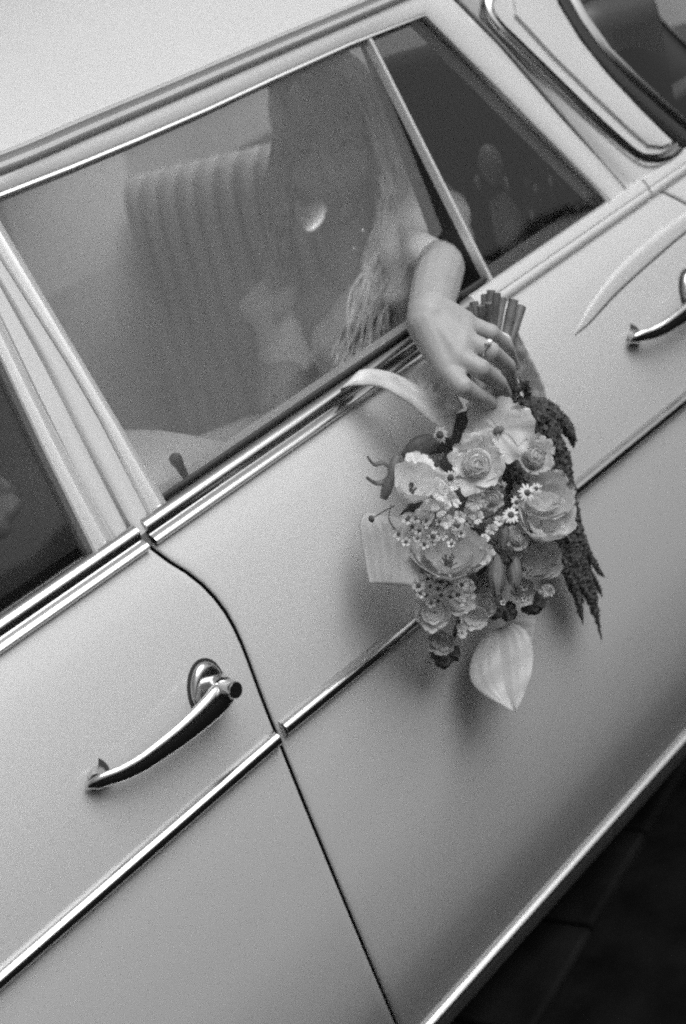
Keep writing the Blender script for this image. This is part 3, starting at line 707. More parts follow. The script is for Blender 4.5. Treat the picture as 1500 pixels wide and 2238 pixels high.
# dress
dp = [ellipsoid(chest+upb*0.072, (0.162, 0.124, 0.098), R=RT), ellipsoid(chest+upb*0.01, (0.163, 0.112, 0.11), R=RT), ellipsoid(chest-upb*0.07, (0.158, 0.106, 0.12), R=RT), ellipsoid(chest-upb*0.17, (0.134, 0.097, 0.15), R=RT), ellipsoid(hip, (0.185, 0.15, 0.13), R=RT)]
for sgn in (-1, 1): dp.append(ellipsoid(chest+ash*0.068*sgn+frt*0.074+upb*0.035, (0.068, 0.060, 0.070), R=RT))
for y in (0.32, 0.42, 0.52): dp.append(capsule(Vector((1.44, y, 0.64)), Vector((1.02, y, 0.69)), 0.105, 0.085))
dp.append(capsule(Vector((1.02, .34, .66)), Vector((.97, .34, .42)), 0.085, 0.09)); dp.append(capsule(Vector((1.02, .52, .66)), Vector((.97, .52, .42)), 0.085, 0.09))
# puffed sleeves with gathers
dp += [capsule(at(926, 452, .325), at(958, 510, .235), 0.050, 0.052), capsule(at(950, 500, .235), at(963, 546, .145), 0.047, 0.041), capsule(at(925, 470, .31), at(900, 570, .27), 0.046, 0.046), capsule(at(900, 570, .27), at(882, 655, .27), 0.044, 0.030)]
dp += [capsule(at(598, 672, .565), at(622, 772, .55), 0.050, 0.036), capsule(at(622, 772, .55), at(640, 800, .53), 0.044, 0.03)]
dress = ppart('dress', fuse('dress', dp, 0.004, 6, DRESS))
me = dress.data
co = np.empty(len(me.vertices)*3); me.vertices.foreach_get('co', co); co = co.reshape(-1, 3)
for v in me.vertices:
    c = v.co; q = (c-chest); a = q.dot(ash); h = q.dot(upb)
    n1 = math.sin((h*0.85 + a*0.30)*105 + 5*noise.noise(c*8))*0.0056 + noise.noise(c*20)*0.0075
    co[v.index] += np.array(v.normal)*n1
me.vertices.foreach_set('co', co.ravel()); me.update()
for sgn in (-1, 1):
    ppart('eye', mk('eye', *ellipsoid(H(0.031*sgn, 0.072, 0.006), (0.011, 0.0065, 0.005), R=RH), m=mat('eye_dark', 0.16, 0.3)))
    ppart('eyebrow', mk('eyebrow', *tube([H(0.016*sgn, 0.082, 0.026), H(0.034*sgn, 0.081, 0.032), H(0.050*sgn, 0.070, 0.027)], [0.0014, 0.0019, 0.0008], 8), m=mat('brow_hair', 0.26, 0.7)))
ppart('lips', mk('lips', *merge(ellipsoid(H(0, 0.0905, -0.0625), (0.020, 0.0075, 0.0048), R=RH), ellipsoid(H(0, 0.0895, -0.054), (0.018, 0.0070, 0.0036), R=RH)), m=mat('lip', 0.27, 0.4)))
# hair: cap and long locks made of strands
hp2 = [ellipsoid(H(0, -0.030, 0.030), (0.086, 0.092, 0.098), R=RH), ellipsoid(H(0, -0.055, -0.06), (0.082, 0.062, 0.11), R=RH)]
hair = ppart('hair', fuse('hair', hp2, 0.004, 3, HAIR))
ls = []
rnd = random.Random(3)
for k in range(260):
    u = rnd.uniform(-1, 1)
    sd_ = 1 if k % 2 else -1
    if sd_ == 1:
        P = [H(0.02*rnd.random()-.01, -0.05+0.10*rnd.random(), 0.122), H(-0.055 if (H(-.06, 0, 0)-CAM).dot(RIGHT) > (H(.06, 0, 0)-CAM).dot(RIGHT) else 0.055, -0.03+0.06*rnd.random(), 0.09), at(838+18*u, 300, .33+.03*rnd.random()), at(862+22*u, 430, .31+.03*rnd.random()), at(838+34*u, 560, .29+.03*rnd.random()), at(806+42*u, 680, .275+.04*rnd.random()), at(790+60*u, 750+75*rnd.random(), .27+.04*rnd.random())]
    else:
        P = [H(0.02*rnd.random()-.01, -0.05+0.10*rnd.random(), 0.122), H(0.055 if (H(-.06, 0, 0)-CAM).dot(RIGHT) > (H(.06, 0, 0)-CAM).dot(RIGHT) else -0.055, -0.03+0.06*rnd.random(), 0.09), at(628+14*u, 270, .43+.04*rnd.random()), at(612+24*u, 400, .47+.04*rnd.random()), at(614+28*u, 520, .5+.04*rnd.random()), at(628+32*u, 640, .52+.04*rnd.random()), at(640+34*u, 690+20*rnd.random(), .52)]
    S_ = spline(P, 26); r0 = rnd.uniform(.0016, .0040)
    ls.append(tube([p+Vector((noise.noise(p*13+Vector((k*.21, 0, 0)))*.020, noise.noise(p*13+Vector((0, 0, k*.25)))*.018, noise.noise(p*13+Vector((0, k*.21, 0)))*.014)) for p in S_], [r0*(1-0.75*(i/26)**3) for i in range(27)], 6, caps=False))
lk_ = mk('locks', *merge(*ls), m=HAIR); lk_.parent = hair; lk_['kind'] = 'stuff'
lk_.matrix_parent_inverse = (Matrix.Translation(-Vector(person.location))).inverted() @ Matrix.Translation(-Vector(person.location))
# earring, pins and ring
er = at(686, 470, 0.385)
V, Fc = ellipsoid((0, 0, 0), (0.0175, 0.0022, 0.030), 18, 12)
en = (-FWD*0.85+Vector((0, -.15, .45))+RIGHT*0.18).normalized(); e1_ = (RIGHT*0.92-UP*0.39); e1_ = (e1_-en*e1_.dot(en)).normalized(); RE = Matrix((e1_, en, e1_.cross(en))).transposed()
ppart('earring', mk('earring', [er + RE @ Vector((v.x*(1-0.012*abs(v.z)/0.028), v.y, v.z)) for v in V], Fc, ALU))
for p in ((794, 508), (776, 548)):
    ppart('hairpin', mk('hairpin', *ellipsoid(at(*p, 0.262), (0.003, 0.003, 0.0062), 10, 8), m=GOLD))
kr = K[4]; f1 = at(*FING[4][0]); rc = kr.lerp(f1, 0.80); ax = (f1-kr).normalized()
RR = ax.to_track_quat('Z', 'Y').to_matrix()
def ringf(i, j):
    a = 2*PI*i/28; b = 2*PI*j/7
    return rc + RR @ Vector(((0.0121+0.0011*math.cos(b))*math.cos(a), (0.0121+0.0011*math.cos(b))*math.sin(a), 0.0013*math.sin(b)))
rg_ = ppart('ring', mk('ring', *grid(28, 8, ringf, cu=True), m=GOLD))
toC = (CAM-rc).normalized(); toC = (toC-ax*toC.dot(ax)); toC = (toC.normalized()*0.85 + UP*0.6).normalized(); toC = (toC-ax*toC.dot(ax)).normalized()
g_ = mk('stone', *ellipsoid(rc+toC*0.0148, (0.0045, 0.0045, 0.0034), 8, 5), m=PEARL, smooth=False); g_.parent = rg_

# ------------------------------------------------------------------ the bouquet
bq = thing('bouquet', 'mixed bridal bouquet held upside down outside the car window', 'bouquet', at(1045, 800, -0.055))
def bpart(o, pr=None):
    pr = pr or bq; o.parent = pr
    if o.type == 'MESH' and pr is bq: o.matrix_parent_inverse = Matrix.Translation(-Vector(bq.location))
    return o
def frame(px, py, Y, tx=0.0, ty=0.0, roll=0.0):
    """local frame at a point of the bouquet: x, y, z measured in photo pixels, z pointing out of the flower"""
    p = at(px, py, Y); z = (-ray(px, py) + RIGHT*tx + UP*ty).normalized()
    x = (RIGHT - z*RIGHT.dot(z)).normalized(); y = z.cross(x)
    c, q = math.cos(roll), math.sin(roll); x, y = x*c+y*q, y*c-x*q
    k = mpp(p)
    return lambda v: p + (x*v[0]+y*v[1]+z*v[2])*k
rnd = random.Random(11)
def flower(name, c, label=None):
    o = empty(name, c); o.parent = bq; o.matrix_parent_inverse = Matrix.Translation(-Vector(bq.location))
    if label: o['label'] = label
    return o
def sub(o, fl):
    o.parent = fl; o.matrix_parent_inverse = Matrix.Translation(-Vector(fl.location)); return o
def petal(fr, ang, hw, R, Hh, r0=2.0, curl=0.0, ruf=0.0, nu=9, nv=8, tip=0.0, belly=0.5, flop=0.0, close=0.0):
    ph = rnd.uniform(0, 6)
    def fn(i, j):
        t = -1+2*i/(nu-1); s = j/(nv-1)
        w = hw*(0.35+0.65*math.sin(min(1.0, s*1.15)*PI/2))*(1-0.45*max(0, s-0.75)/0.25*abs(t))
        s2 = s*(1-0.10*t*t)*(1+tip*(1-abs(t))*s)
        s2 *= 1+0.07*noise.noise(Vector((t*2.3, ph, 1.0)))
        r = r0+(R-r0)*(s2**belly)+curl*max(0, s2-0.7)**2*11
        r *= 1-close*max(0, s2)**2.5
        h = Hh*s2 - curl*max(0, s2-0.75)**2*6 - flop*s2*s2 + ruf*math.sin(t*5.5+ph)*s**2 + ruf*0.5*math.sin(t*11+ph*2)*s**3
        a = ang+t*w
        d = R*0.15*noise.noise(Vector((t*1.8+ph, s*2.2, ph*2)))*s + R*0.025*math.sin(t*14+ph)*s*s
        return fr(((r+d)*math.cos(a), (r+d)*math.sin(a), h+d*.8))
    return grid(nu, nv, fn)
def blade(fr, left, right, m, name, ribs=0, dome=10, depth=2.0, n=14, nu=13, pr=None, wav=0.0, label=None, fold=0.0):
    """leaf-like sheet between two outlines (pixel offsets from the frame centre, y up)"""
    Lp = spline([Vector((a, b, 0)) for a, b in left], n); Rp = spline([Vector((a, b, 0)) for a, b in right], n)
    ph = rnd.uniform(0, 6)
    def fn(i, j):
        t = i/(nu-1); p = Lp[j].lerp(Rp[j], t); u = 2*t-1
        z = dome*(1-u*u)*math.sin(PI*(j+0.5)/(n+1)) + (depth*math.cos(ribs*PI*u) if ribs else 0) - fold*(1-abs(u))**2 + wav*math.sin(j*1.1+u*2.2+ph)
        return fr((p.x, p.y, z))
    V, Fc = grid(nu, n+1, fn)
    k = len(V)
    o = mk(name, V, Fc, m, sharp=80, label=label)
    so = o.modifiers.new('s', 'SOLIDIFY'); so.thickness = 0.0009; so.offset = 0
    return bpart(o, pr) if pr is None else sub(o, pr)
def out(cx, cy, pts): return [(x-cx, cy-y) for x, y in pts]

# stems with cut ends above the hand
for (x0, y0, x1, y1, Y, r) in ((1024, 672, 1044, 760, -.060, 7), (1036, 660, 1050, 770, -.054, 9), (1050, 668, 1056, 770, -.072, 7), (1061, 644, 1060, 780, -.058, 9), (1074, 634, 1066, 780, -.068, 9),
                               (1087, 640, 1070, 780, -.076, 8), (1098, 652, 1074, 790, -.060, 9), (1068, 662, 1064, 780, -.082, 7), (1123, 655, 1092, 800, -.070, 10), (1139, 670, 1096, 806, -.062, 11), (1114, 676, 1088, 800, -.056, 7)):
    a, b, c = at(x0, y0, Y), at(x1, y1, -.062), at(1056+rnd.uniform(-16, 16), 930, -.062+rnd.uniform(-.012, .012))
    P = spline([a, b, c], 16); k = mpp(a)*r
    bpart(mk('stem', *tube(P, [k*(1.08-0.2*i/16) for i in range(17)], 10), m=STEM, sharp=50))
# sheer ribbon: binding, streamers
def ribbon(pts, w, tilt=(0, 0, 1), n=36, name='ribbon', crinkle=0.0015):
    P = spline([at(*p) for p in pts], n); tl = Vector(tilt)
    def fn(i, j):
        p = P[i]; t = (P[min(i+1, n)]-P[max(i-1, 0)]).normalized(); v = (p-CAM).normalized()
        s = t.cross(v).normalized(); ww = (interp(i/n, [k/(len(w)-1) for k in range(len(w))], w))*mpp(p)
        u = j/8-0.5; z = noise.noise(Vector((i*0.22, u*3.1, w[0])))*crinkle*2 
        return p + s*(u*ww) - v*z
    o = mk(name, *grid(n+1, 9, fn), m=RIBBON, sharp=80); so = o.modifiers.new('s', 'SOLIDIFY'); so.thickness = 0.0005
    return bpart(o)
bpart(mk('binding', *tube(spline([at(1082, 735, -.060), at(1070, 800, -.064), at(1056, 880, -.066), at(1050, 930, -.066)], 24), [0.019+0.0018*math.sin(i*1.9)+0.0008*(i % 2)-0.0001*i for i in range(25)], 28), m=RIBBON, sharp=70))
up_ = spline([at(*p) for p in ((800, 815, .095), (784, 810, .034), (812, 805, .014), (852, 813, -.018), (900, 832, -.046), (948, 858, -.064), (1000, 900, -.072))], 40)
lo_ = spline([at(*p) for p in ((768, 868, .095), (744, 851, .034), (790, 842, .012), (838, 850, -.018), (885, 878, -.046), (930, 912, -.064), (985, 960, -.074))], 40)
rb = bpart(mk('ribbon', *grid(41, 9, lambda i, j: up_[i].lerp(lo_[i], j/8) - FWD*(0.004*math.sin(PI*j/8)+0.0035*noise.noise(Vector((i*.16, j*.35, 2.0))))), m=RIBBON, sharp=80))
so = rb.modifiers.new('s', 'SOLIDIFY'); so.thickness = 0.0005
ribbon([(915, 808, -.040), (940, 832, -.062), (965, 862, -.074), (990, 905, -.076)], [40, 52, 60, 54], crinkle=0.004)
ribbon([(1112, 712, -.050), (1128, 756, -.046), (1146, 800, -.040), (1166, 850, -.032), (1176, 900, -.026)], [26, 36, 44, 50, 44])
ribbon([(1040, 800, -.060), (1056, 838, -.078), (1078, 866, -.080), (1098, 900, -.076)], [22, 26, 28, 34])

# dark filler foliage filling the heart of the bouquet
for k in range(70):
    a = rnd.uniform(0, 2*PI); q = math.sqrt(rnd.random())
    cx, cy = 1045+150*q*math.cos(a), 1130+200*q*math.sin(a)
    fr = frame(cx, cy, rnd.uniform(-.075, -.045), rnd.uniform(-.6, .6), rnd.uniform(-.6, .6), rnd.uniform(0, 6.28))
    l, w = rnd.uniform(26, 46), rnd.uniform(9, 16)
    blade(fr, [(0, -l), (-w, -l*.2), (-w*.7, l*.5), (0, l)], [(0, -l), (w, -l*.2), (w*.7, l*.5), (0, l)], DARKL if k % 3 else STEM, 'leaf', dome=6, fold=5, n=7, nu=5)
# large pale ribbed spathe on the left
cx, cy = 850, 1200
fr = frame(cx, cy, -.066, -0.12, 0.30)
blade(fr, out(cx, cy, [(803, 1113), (788, 1135), (788, 1165), (796, 1215), (803, 1255), (807, 1276)]), out(cx, cy, [(845, 1124), (885, 1132), (914, 1160), (920, 1205), (918, 1250), (912, 1288)]), SPATHE, 'spathe', ribs=6, dome=20, depth=0.6, n=18, nu=41, label='broad pale ribbed petal at the bouquet edge')
# large pale ribbed leaf hanging at the bottom
cx, cy = 1095, 1450
fr = frame(cx, cy, -.058, 0.05, 0.15)
blade(fr, out(cx, cy, [(1090, 1372), (1058, 1392), (1034, 1432), (1026, 1472), (1038, 1502), (1072, 1528), (1122, 1556)]), out(cx, cy, [(1092, 1372), (1126, 1362), (1154, 1380), (1166, 1424), (1162, 1470), (1146, 1514), (1124, 1556)]), SPATHE, 'pale_leaf', ribs=7, dome=7, depth=0.32, n=20, nu=49, fold=9, wav=1.5, label='large pale ribbed leaf hanging lowest')
fr = frame(1130, 1395, -.034, 0.3, 0.1)
blade(fr, out(1130, 1395, [(1094, 1378), (1120, 1350), (1150, 1338), (1178, 1345)]), out(1130, 1395, [(1098, 1384), (1120, 1420), (1148, 1470), (1160, 1450)]), SPATHE, 'pale_leaf', ribs=6, dome=6, depth=0.5, n=12, nu=31)
# dark leaves upper left
fr = frame(990, 938, -.055, -.2, .2)
blade(fr, out(990, 938, [(938, 988), (955, 950), (972, 918), (1005, 902), (1030, 898)]), out(990, 938, [(945, 992), (985, 985), (1020, 970), (1034, 945), (1034, 905)]), DARKL, 'dark_leaf', dome=10, fold=4, wav=2, n=12)
fr = frame(920, 975, -.055, -.2, .1)
blade(fr, out(920, 975, [(876, 992), (890, 970), (915, 952), (950, 950)]), out(920, 975, [(885, 1005), (920, 1005), (950, 990), (972, 962)]), DARKL, 'dark_leaf', dome=10, fold=3, wav=2, n=10)
bpart(mk('tendril', *tube(spline([at(1018, 912, -.055), at(1024, 898, -.058), at(1030, 890, -.060), at(1038, 895, -.060)], 10), 0.0024, 8), m=DARKL))
# curling dark sepals and stem at the far left
for pts, w in (([(860, 1030, -.055), (838, 1012, -.05), (818, 1015, -.045), (803, 998, -.045)], 5.5), ([(856, 1034, -.055), (842, 1052, -.05), (822, 1056, -.045), (801, 1044, -.045)], 6.5)):
    P = spline([at(*p) for p in pts], 16); k = mpp(P[0])*w
    bpart(mk('curled_sepal', *tube(P, [k*(1-0.6*abs(i/16-.4)) for i in range(17)], 8, flat=0.35), m=DARKL))
bpart(mk('flower_stalk', *tube(spline([at(868, 998, -.055), at(858, 1030, -.055), at(848, 1062, -.05), at(838, 1090, -.045)], 10), [0.0045, .006, .006, .006, .005, .005, .006, .006, .006, .005, .004], 10), m=mat('grey_stalk', 0.14, 0.6)))
# buds on threads
for pts in ([(862, 1106), (838, 1118), (812, 1134)], [(856, 1104), (850, 1130), (857, 1148), (868, 1160)]):
    P = spline([at(*p, -.072) for p in pts], 12); b = flower('bud', P[-1])
    sub(mk('thread', *tube(P, 0.0007, 6), m=DARKL), b); sub(mk('bud_head', *ellipsoid(P[-1], (.0034, .0034, .0042), 10, 8), m=YOLK), b)

# rose
def rose(px, py, Y, R, m, n=28, tx=0, ty=0, label=None):
    fr = frame(px, py, Y, tx, ty); fl = flower('rose', at(px, py, Y), label)
    for i in range(n):
        q = (i+0.6)/n; inner = q < .55
        r = R*(0.06+0.80*q) if inner else R*rnd.uniform(.72, 1.02); a = i*2.39996+rnd.uniform(-.4, .4)
        pv_ = petal(fr, a, rnd.uniform(1.1, 1.9) if inner else rnd.uniform(.75, 1.05), r, (lerp(40, 27, q/.55) if inner else rnd.uniform(8, 24))*R/60, r0=r*(.62 if inner else .40), curl=(.6 if inner else rnd.uniform(3, 7))*R/60, ruf=(1.0 if inner else rnd.uniform(2.5, 4.5)), tip=0.03, belly=.55, nu=13, nv=9)
        sub(mk('petal', *pv_, m=m, sharp=80), fl)
    sub(mk('heart', *ellipsoid(at(px, py, Y), (R*.55*mpp(at(px, py, Y)),)*3, 14, 10), m=m), fl)
rose(1043, 1012, -.122, 62, CREAM, label='large pale rose at the bouquet top')
rose(1165, 1002, -.100, 50, BLUSH, n=20, tx=.25, ty=.35)
rose(958, 1068, -.094, 40, CREAM, n=18, tx=-.2, ty=.1)
for a in ((1130, 1178, -.094, 30, BLUSH), (1052, 1206, -.100, 28, CREAM), (1012, 1172, -.108, 26, BLUSH), (1062, 1322, -.080, 28, BLUSH), (1142, 1292, -.082, 30, BLUSH), (928, 1128, -.096, 26, CREAM), (1078, 1092, -.112, 26, BLUSH), (1018, 1288, -.090, 24, BLUSH), (1216, 1052, -.080, 26, BLUSH)):
    rose(*a, n=16, tx=rnd.uniform(-.3, .3), ty=rnd.uniform(-.2, .5))
# open ruffled bloom at the top
def bloom(px, py, Y, R, m, n=5, H=10, tx=0, ty=0, roll=0, ruf=4, throat=None, label=None, name='open_bloom', hw=0.95):
    fr = frame(px, py, Y, tx, ty, roll); fl = flower(name, at(px, py, Y), label)
    for i in range(n):
        o = sub(mk('petal', *petal(fr, 2*PI*i/n+0.2, hw, R*rnd.uniform(.9, 1.08), H*rnd.uniform(.7, 1.3), r0=2, ruf=ruf, flop=H*.35, nu=15, nv=11, belly=.8), m=m, sharp=80), fl)
    if throat:
        k = mpp(at(px, py, Y)); sub(mk('throat', *ellipsoid(fr((0, 0, 3)), (throat*k,)*2+(throat*k*.6,), 12, 8), m=mat('throat', 0.16, 0.8, bump=.5, bscale=900)), fl)
bloom(1090, 940, -.106, 76, CREAM, 5, 18, ruf=5, throat=13, ty=.1, label='open ruffled pale bloom with a dark throat')
bloom(915, 1020, -.088, 34, WHITEP, 6, 12, ruf=2, throat=8, ty=.5)
# cup shaped flowers
def cup(px, py, Y, R, Hh, m, n=5, tx=0, ty=0, roll=0, ruf=3, hw=.85, centre=True, label=None, front=None):
    hw *= 1.25
    fr = frame(px, py, Y, tx, ty, roll); fl = flower('cup_bloom', at(px, py, Y), label)
    for i in range(n):
        a = -PI/2+2*PI*i/n
        mm = front if (front and i == 0) else m
        sub(mk('petal', *petal(fr, a, hw, R*rnd.uniform(.93, 1.05), Hh*rnd.uniform(.92, 1.08), r0=3, ruf=ruf, belly=.45, nu=13, nv=11, tip=.04, curl=1.0), m=mm, sharp=80), fl)
    for i in range(max(3, n-1)):
        sub(mk('petal', *petal(fr, 0.5+2*PI*i/max(3, n-1), hw*.9, R*.66, Hh*rnd.uniform(.75, .98), r0=3, ruf=ruf, belly=.5, nu=11, nv=9, curl=.5), m=m, sharp=80), fl)
    if centre:
        k = mpp(at(px, py, Y)); st = [ellipsoid(fr((0, 0, Hh*.30)), (R*.13*k,)*3, 10, 6)]
        for q in range(16):
            a = rnd.uniform(0, 6.28); w_ = R*rnd.uniform(.08, .24); e = fr((w_*math.cos(a), w_*math.sin(a), Hh*rnd.uniform(.42, .6)))
            st += [tube([fr((w_*.3*math.cos(a), w_*.3*math.sin(a), Hh*.2)), e], .0005, 5), ellipsoid(e, (.0013,)*3, 6, 4)]
        sub(mk('stamens', *merge(*st), m=YOLK), fl)
cup(896, 1088, -.098, 50, 70, WHITEP, 5, tx=.25, ty=.8, ruf=3, front=CREAM, label='white cup bloom with a paler rim')
cup(980, 1246, -.104, 80, 66, BLUSH, 6, tx=.05, ty=1.0, ruf=4, label='wide grey toned cup bloom low in the bouquet')
cup(1182, 1168, -.096, 66, 62, CREAM, 5, tx=.35, ty=.9, roll=.3, ruf=3, centre=False)
cup(1168, 1246, -.086, 52, 52, BLUSH, 5, tx=.2, ty=.6, ruf=3, centre=False)
cup(1176, 1104, -.084, 66, 50, BLUSH, 5, tx=.3, ty=.7, ruf=3, centre=False)
def closed_bud(px, py, Y, R, Hh, m, tx, ty):
    fr = frame(px, py, Y, tx, ty); fl = flower('closed_bud', at(px, py, Y))
    for i in range(5): sub(mk('petal', *petal(fr, 2*PI*i/5, .85, R*rnd.uniform(.9, 1.1), Hh*rnd.uniform(.9, 1.05), r0=4, ruf=1.0, belly=.42, close=.8, nu=9, nv=12), m=m, sharp=80), fl)
closed_bud(1082, 1208, -.098, 30, 108, MIDP, .05, -2.2)
closed_bud(1122, 1212, -.088, 24, 86, MIDP, .15, -2.2)
closed_bud(1104, 1150, -.10, 18, 60, MIDP, -.3, -2.2)
cup(950, 1338, -.084, 38, 26, CREAM, 7, tx=-.1, ty=-.1, ruf=4, centre=False)
cup(950, 1338, -.088, 24, 24, WHITEP, 5, tx=-.1, ty=-.1, ruf=3, centre=False)
cup(1000, 1320, -.084, 36, 26, CREAM, 6, tx=.1, ty=.4, ruf=4, centre=False)
cup(1034, 1340, -.076, 30, 30, CREAM, 5, tx=.1, ty=-.4, ruf=3, centre=False)
cup(968, 1388, -.060, 30, 36, BLUSH, 5, tx=-.1, ty=-.6, ruf=2, centre=False)
# white ruffled stock florets
def ruffle(px, py, Y, R, m=WHITEP):
    fr = frame(px, py, Y, rnd.uniform(-.4, .4), rnd.uniform(-.4, .4)); fl = flower('stock_floret', at(px, py, Y))
    for i in range(6):
        sub(mk('petal', *petal(fr, i*1.05+rnd.random()*.4, .62, R*rnd.uniform(.7, 1.05), R*rnd.uniform(.2, .6), r0=1.5, ruf=R*.10, nu=9, nv=6, belly=.8, flop=R*.2), m=m, sharp=80), fl)
for px, py, R in ((962, 1080, 22), (985, 1092, 22), (966, 1112, 22), (950, 1102, 18), (1040, 1098, 22), (1060, 1092, 18), (1028, 1120, 18), (1044, 1132, 18), (992, 1062, 16), (1005, 1128, 16), (978, 1140, 16), (1200, 1292, 16), (1186, 1300, 13), (1010, 1385, 14), (1006, 1372, 11), (1075, 1158, 15), (1060, 1176, 13), (1092, 1140, 14)):
    ruffle(px, py, -.118+rnd.uniform(-.006, .006) if py < 1250 else -.075, R)
# daisies: rayed petals round a dark domed centre
def daisy(px, py, Y, R, n=14, tx=0, ty=0, cr=.42):
    fr = frame(px, py, Y, tx, ty, rnd.random()); fl = flower('daisy', at(px, py, Y)); k = mpp(at(px, py, Y)); parts_ = []
    for i in range(n):
        if rnd.random() < .07: continue
        a = 2*PI*i/n+rnd.uniform(-.12, .12); l = R*rnd.uniform(.82, 1.1); w = R*.15
        def fn(u, v, a=a, l=l, w=w):
            t = u/2-0.5; s = v/4; r = R*.30+(l-R*.30)*s; ww = w*2*math.sin(PI*min(.96, .22+.72*s))**.6
            return fr((r*math.cos(a)-t*ww*math.sin(a), r*math.sin(a)+t*ww*math.cos(a), 2-R*.14*s*s+(.25-abs(t))*1.2))
        parts_.append(grid(3, 5, fn))
    sub(mk('rays', *merge(*parts_), m=WHITEP, sharp=80), fl)
    z = (fr((0, 0, 1))-fr((0, 0, 0))).normalized()
    sub(mk('centre', *ellipsoid(fr((0, 0, 2)), (R*cr*k,)*2+(R*cr*.8*k,), 14, 10, z.to_track_quat('Z', 'Y').to_matrix()), m=YOLK), fl)
for a in ((963, 950, -.085, 19), (984, 1043, -.130, 18), (1152, 1077, -.128, 21), (1117, 1126, -.128, 21), (1172, 1068, -.120, 14), (1128, 1098, -.118, 14), (1096, 1062, -.118, 13), (1212, 1062, -.095, 13), (1222, 1090, -.09, 14), (948, 1172, -.112, 14), (1000, 1150, -.118, 13), (898, 1155, -.095, 13)):
    daisy(*a, n=rnd.randint(11, 16), tx=rnd.uniform(-.6, .6), ty=rnd.uniform(-.6, .6), cr=rnd.uniform(.36, .48))
# tiny waxy florets with dark eyes, in two clusters
def floret(px, py, Y, R):
    fr = frame(px, py, Y, rnd.uniform(-.6, .6), rnd.uniform(-.6, .6), rnd.random()*3); fl = flower('waxflower', at(px, py, Y)); ps = []
    for i in range(5): ps.append(petal(fr, 2*PI*i/5, .55, R, R*.35, r0=R*.25, nu=5, nv=4, belly=.9))
    sub(mk('rays', *merge(*ps), m=WHITEP if rnd.random() < .6 else CREAM, sharp=80), fl)
    sub(mk('eye', *ellipsoid(fr((0, 0, 1)), (R*.36*mpp(at(px, py, Y)),)*3, 8, 6), m=YOLK), fl)
for k in range(30): floret(rnd.uniform(872, 1030), rnd.uniform(1128, 1200), rnd.uniform(-.118, -.10), rnd.uniform(9, 14))
for k in range(34): floret(rnd.uniform(908, 1010), rnd.uniform(1262, 1318), rnd.uniform(-.108, -.092), rnd.uniform(10, 15))
for k in range(16): floret(rnd.uniform(1070, 1200), rnd.uniform(1190, 1320), rnd.uniform(-.10, -.085), rnd.uniform(6, 10))
for k in range(12): floret(rnd.uniform(1200, 1250), rnd.uniform(1060, 1110), rnd.uniform(-.09, -.075), rnd.uniform(6, 10))
# dark scabious heads
def knob(px, py, Y, R):
    V, Fc = ellipsoid((0, 0, 0), (1, 1, 1), 26, 18); fr = frame(px, py, Y); ph = rnd.random()*50
    o = mk('dark_scabious', [fr(Vector(v)*R*(0.85+0.30*noise.noise(Vector(v)*2.2+Vector((ph, 0, 0)))+0.22*noise.noise(Vector(v)*6+Vector((0, ph, 0))))) for v in V], Fc, AMAR, sharp=40); bpart(o)
for a in ((1080, 1328, -.075, 28), (1165, 1318, -.07, 30), (1110, 1336, -.065, 24), (968, 1442, -.04, 22), (990, 1428, -.045, 20), (952, 1428, -.04, 14), (1118, 1025, -.105, 26), (1140, 1042, -.10, 20), (1105, 1215, -.088, 24)): knob(*a)
bpart(mk('flower_stalk', *tube(spline([at(1010, 1330, -.065), at(998, 1372, -.055), at(985, 1412, -.046), at(975, 1430, -.042)], 10), 0.0026, 8), m=DARKL))
# hanging amaranth
def strand(pts, r0, r1, Y0, Y1):
    n = 90; P = spline([at(p[0]+rnd.uniform(-3, 3), p[1], lerp(Y0, Y1, i/(len(pts)-1))) for i, p in enumerate(pts)], n)
    ph = rnd.random()*90; V, Fc = [], []
    for i, p in enumerate(P):
        t = (P[min(i+1, n)]-P[max(i-1, 0)]).normalized(); a = t.orthogonal().normalized(); b = t.cross(a)
        q = i/n; r = lerp(r0, r1, q)*mpp(p)*min(1, (1-q)*8+.12)*min(1, q*10+.4)
        for k in range(11):
            th = 2*PI*k/11; rr = r*(1+1.0*noise.noise(Vector((i*1.9, k*2.7, ph))))
            V.append(p+a*rr*math.cos(th)+b*rr*math.sin(th)+t*r*.5*noise.noise(Vector((i*2.1, k*1.7, ph+9))))
    for i in range(n):
        for k in range(11): a0 = i*11+k; b0 = i*11+(k+1) % 11; Fc.append((a0, b0, b0+11, a0+11))
    bpart(mk('amaranth_strand', V, Fc, AMAR, sharp=25))
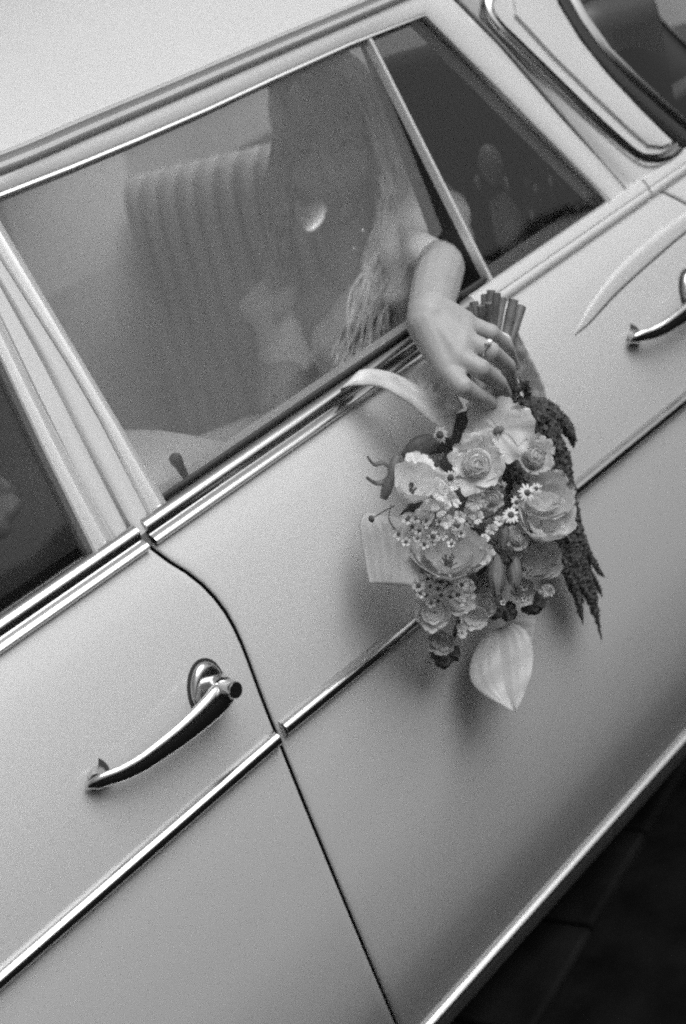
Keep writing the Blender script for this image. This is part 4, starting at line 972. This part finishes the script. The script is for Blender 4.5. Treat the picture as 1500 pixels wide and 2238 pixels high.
strand([(1118, 905), (1122, 870), (1135, 845), (1150, 842), (1152, 868), (1140, 900)], 8, 7, -.07, -.07)
strand([(1125, 900), (1165, 885), (1205, 905), (1240, 940), (1262, 966)], 17, 7, -.07, -.05)
strand([(1120, 915), (1160, 905), (1195, 925), (1225, 960)], 22, 14, -.075, -.06)
strand([(1125, 935), (1165, 935), (1195, 955), (1215, 990)], 22, 14, -.07, -.06)
strand([(1130, 880), (1165, 900), (1195, 910), (1220, 935)], 16, 12, -.065, -.055)
for pts, r in (([(1200, 930), (1232, 985), (1250, 1060), (1262, 1130), (1285, 1200), (1318, 1258)], 11), ([(1195, 945), (1228, 1010), (1250, 1100), (1270, 1180), (1300, 1240), (1322, 1262)], 10),
               ([(1190, 960), (1215, 1050), (1235, 1120), (1255, 1200), (1285, 1280), (1316, 1400)], 15), ([(1195, 970), (1225, 1060), (1248, 1140), (1272, 1220), (1300, 1270), (1316, 1306)], 11),
               ([(1190, 990), (1210, 1080), (1225, 1160), (1242, 1240), (1262, 1310), (1274, 1366)], 13), ([(1200, 1000), (1225, 1100), (1240, 1180), (1262, 1260), (1290, 1310), (1312, 1370)], 13),
               ([(1205, 1020), (1215, 1110), (1222, 1180), (1235, 1240), (1258, 1290), (1280, 1320)], 13), ([(1200, 1010), (1235, 1090), (1258, 1160), (1276, 1230), (1296, 1290), (1306, 1330)], 12),
               ([(1210, 1080), (1230, 1160), (1250, 1220), (1275, 1270), (1290, 1300)], 14), ([(1200, 1050), (1212, 1140), (1222, 1200), (1240, 1260), (1262, 1300)], 13), ([(1220, 1100), (1245, 1170), (1265, 1230), (1285, 1262)], 13)):
    strand(pts, r*1.0, r*.45, -.055, -.035)
for dx, dy in ((-12, 6), (14, -10)):
    for pts in ([(1150, 890), (1195, 905), (1228, 945), (1240, 990)], [(1190, 960), (1222, 1050), (1236, 1130), (1256, 1200), (1280, 1262)], [(1205, 1060), (1228, 1150), (1250, 1230), (1268, 1300)]):
        strand([(a+dx, b+dy) for a, b in pts], 13, 6, -.052, -.034)
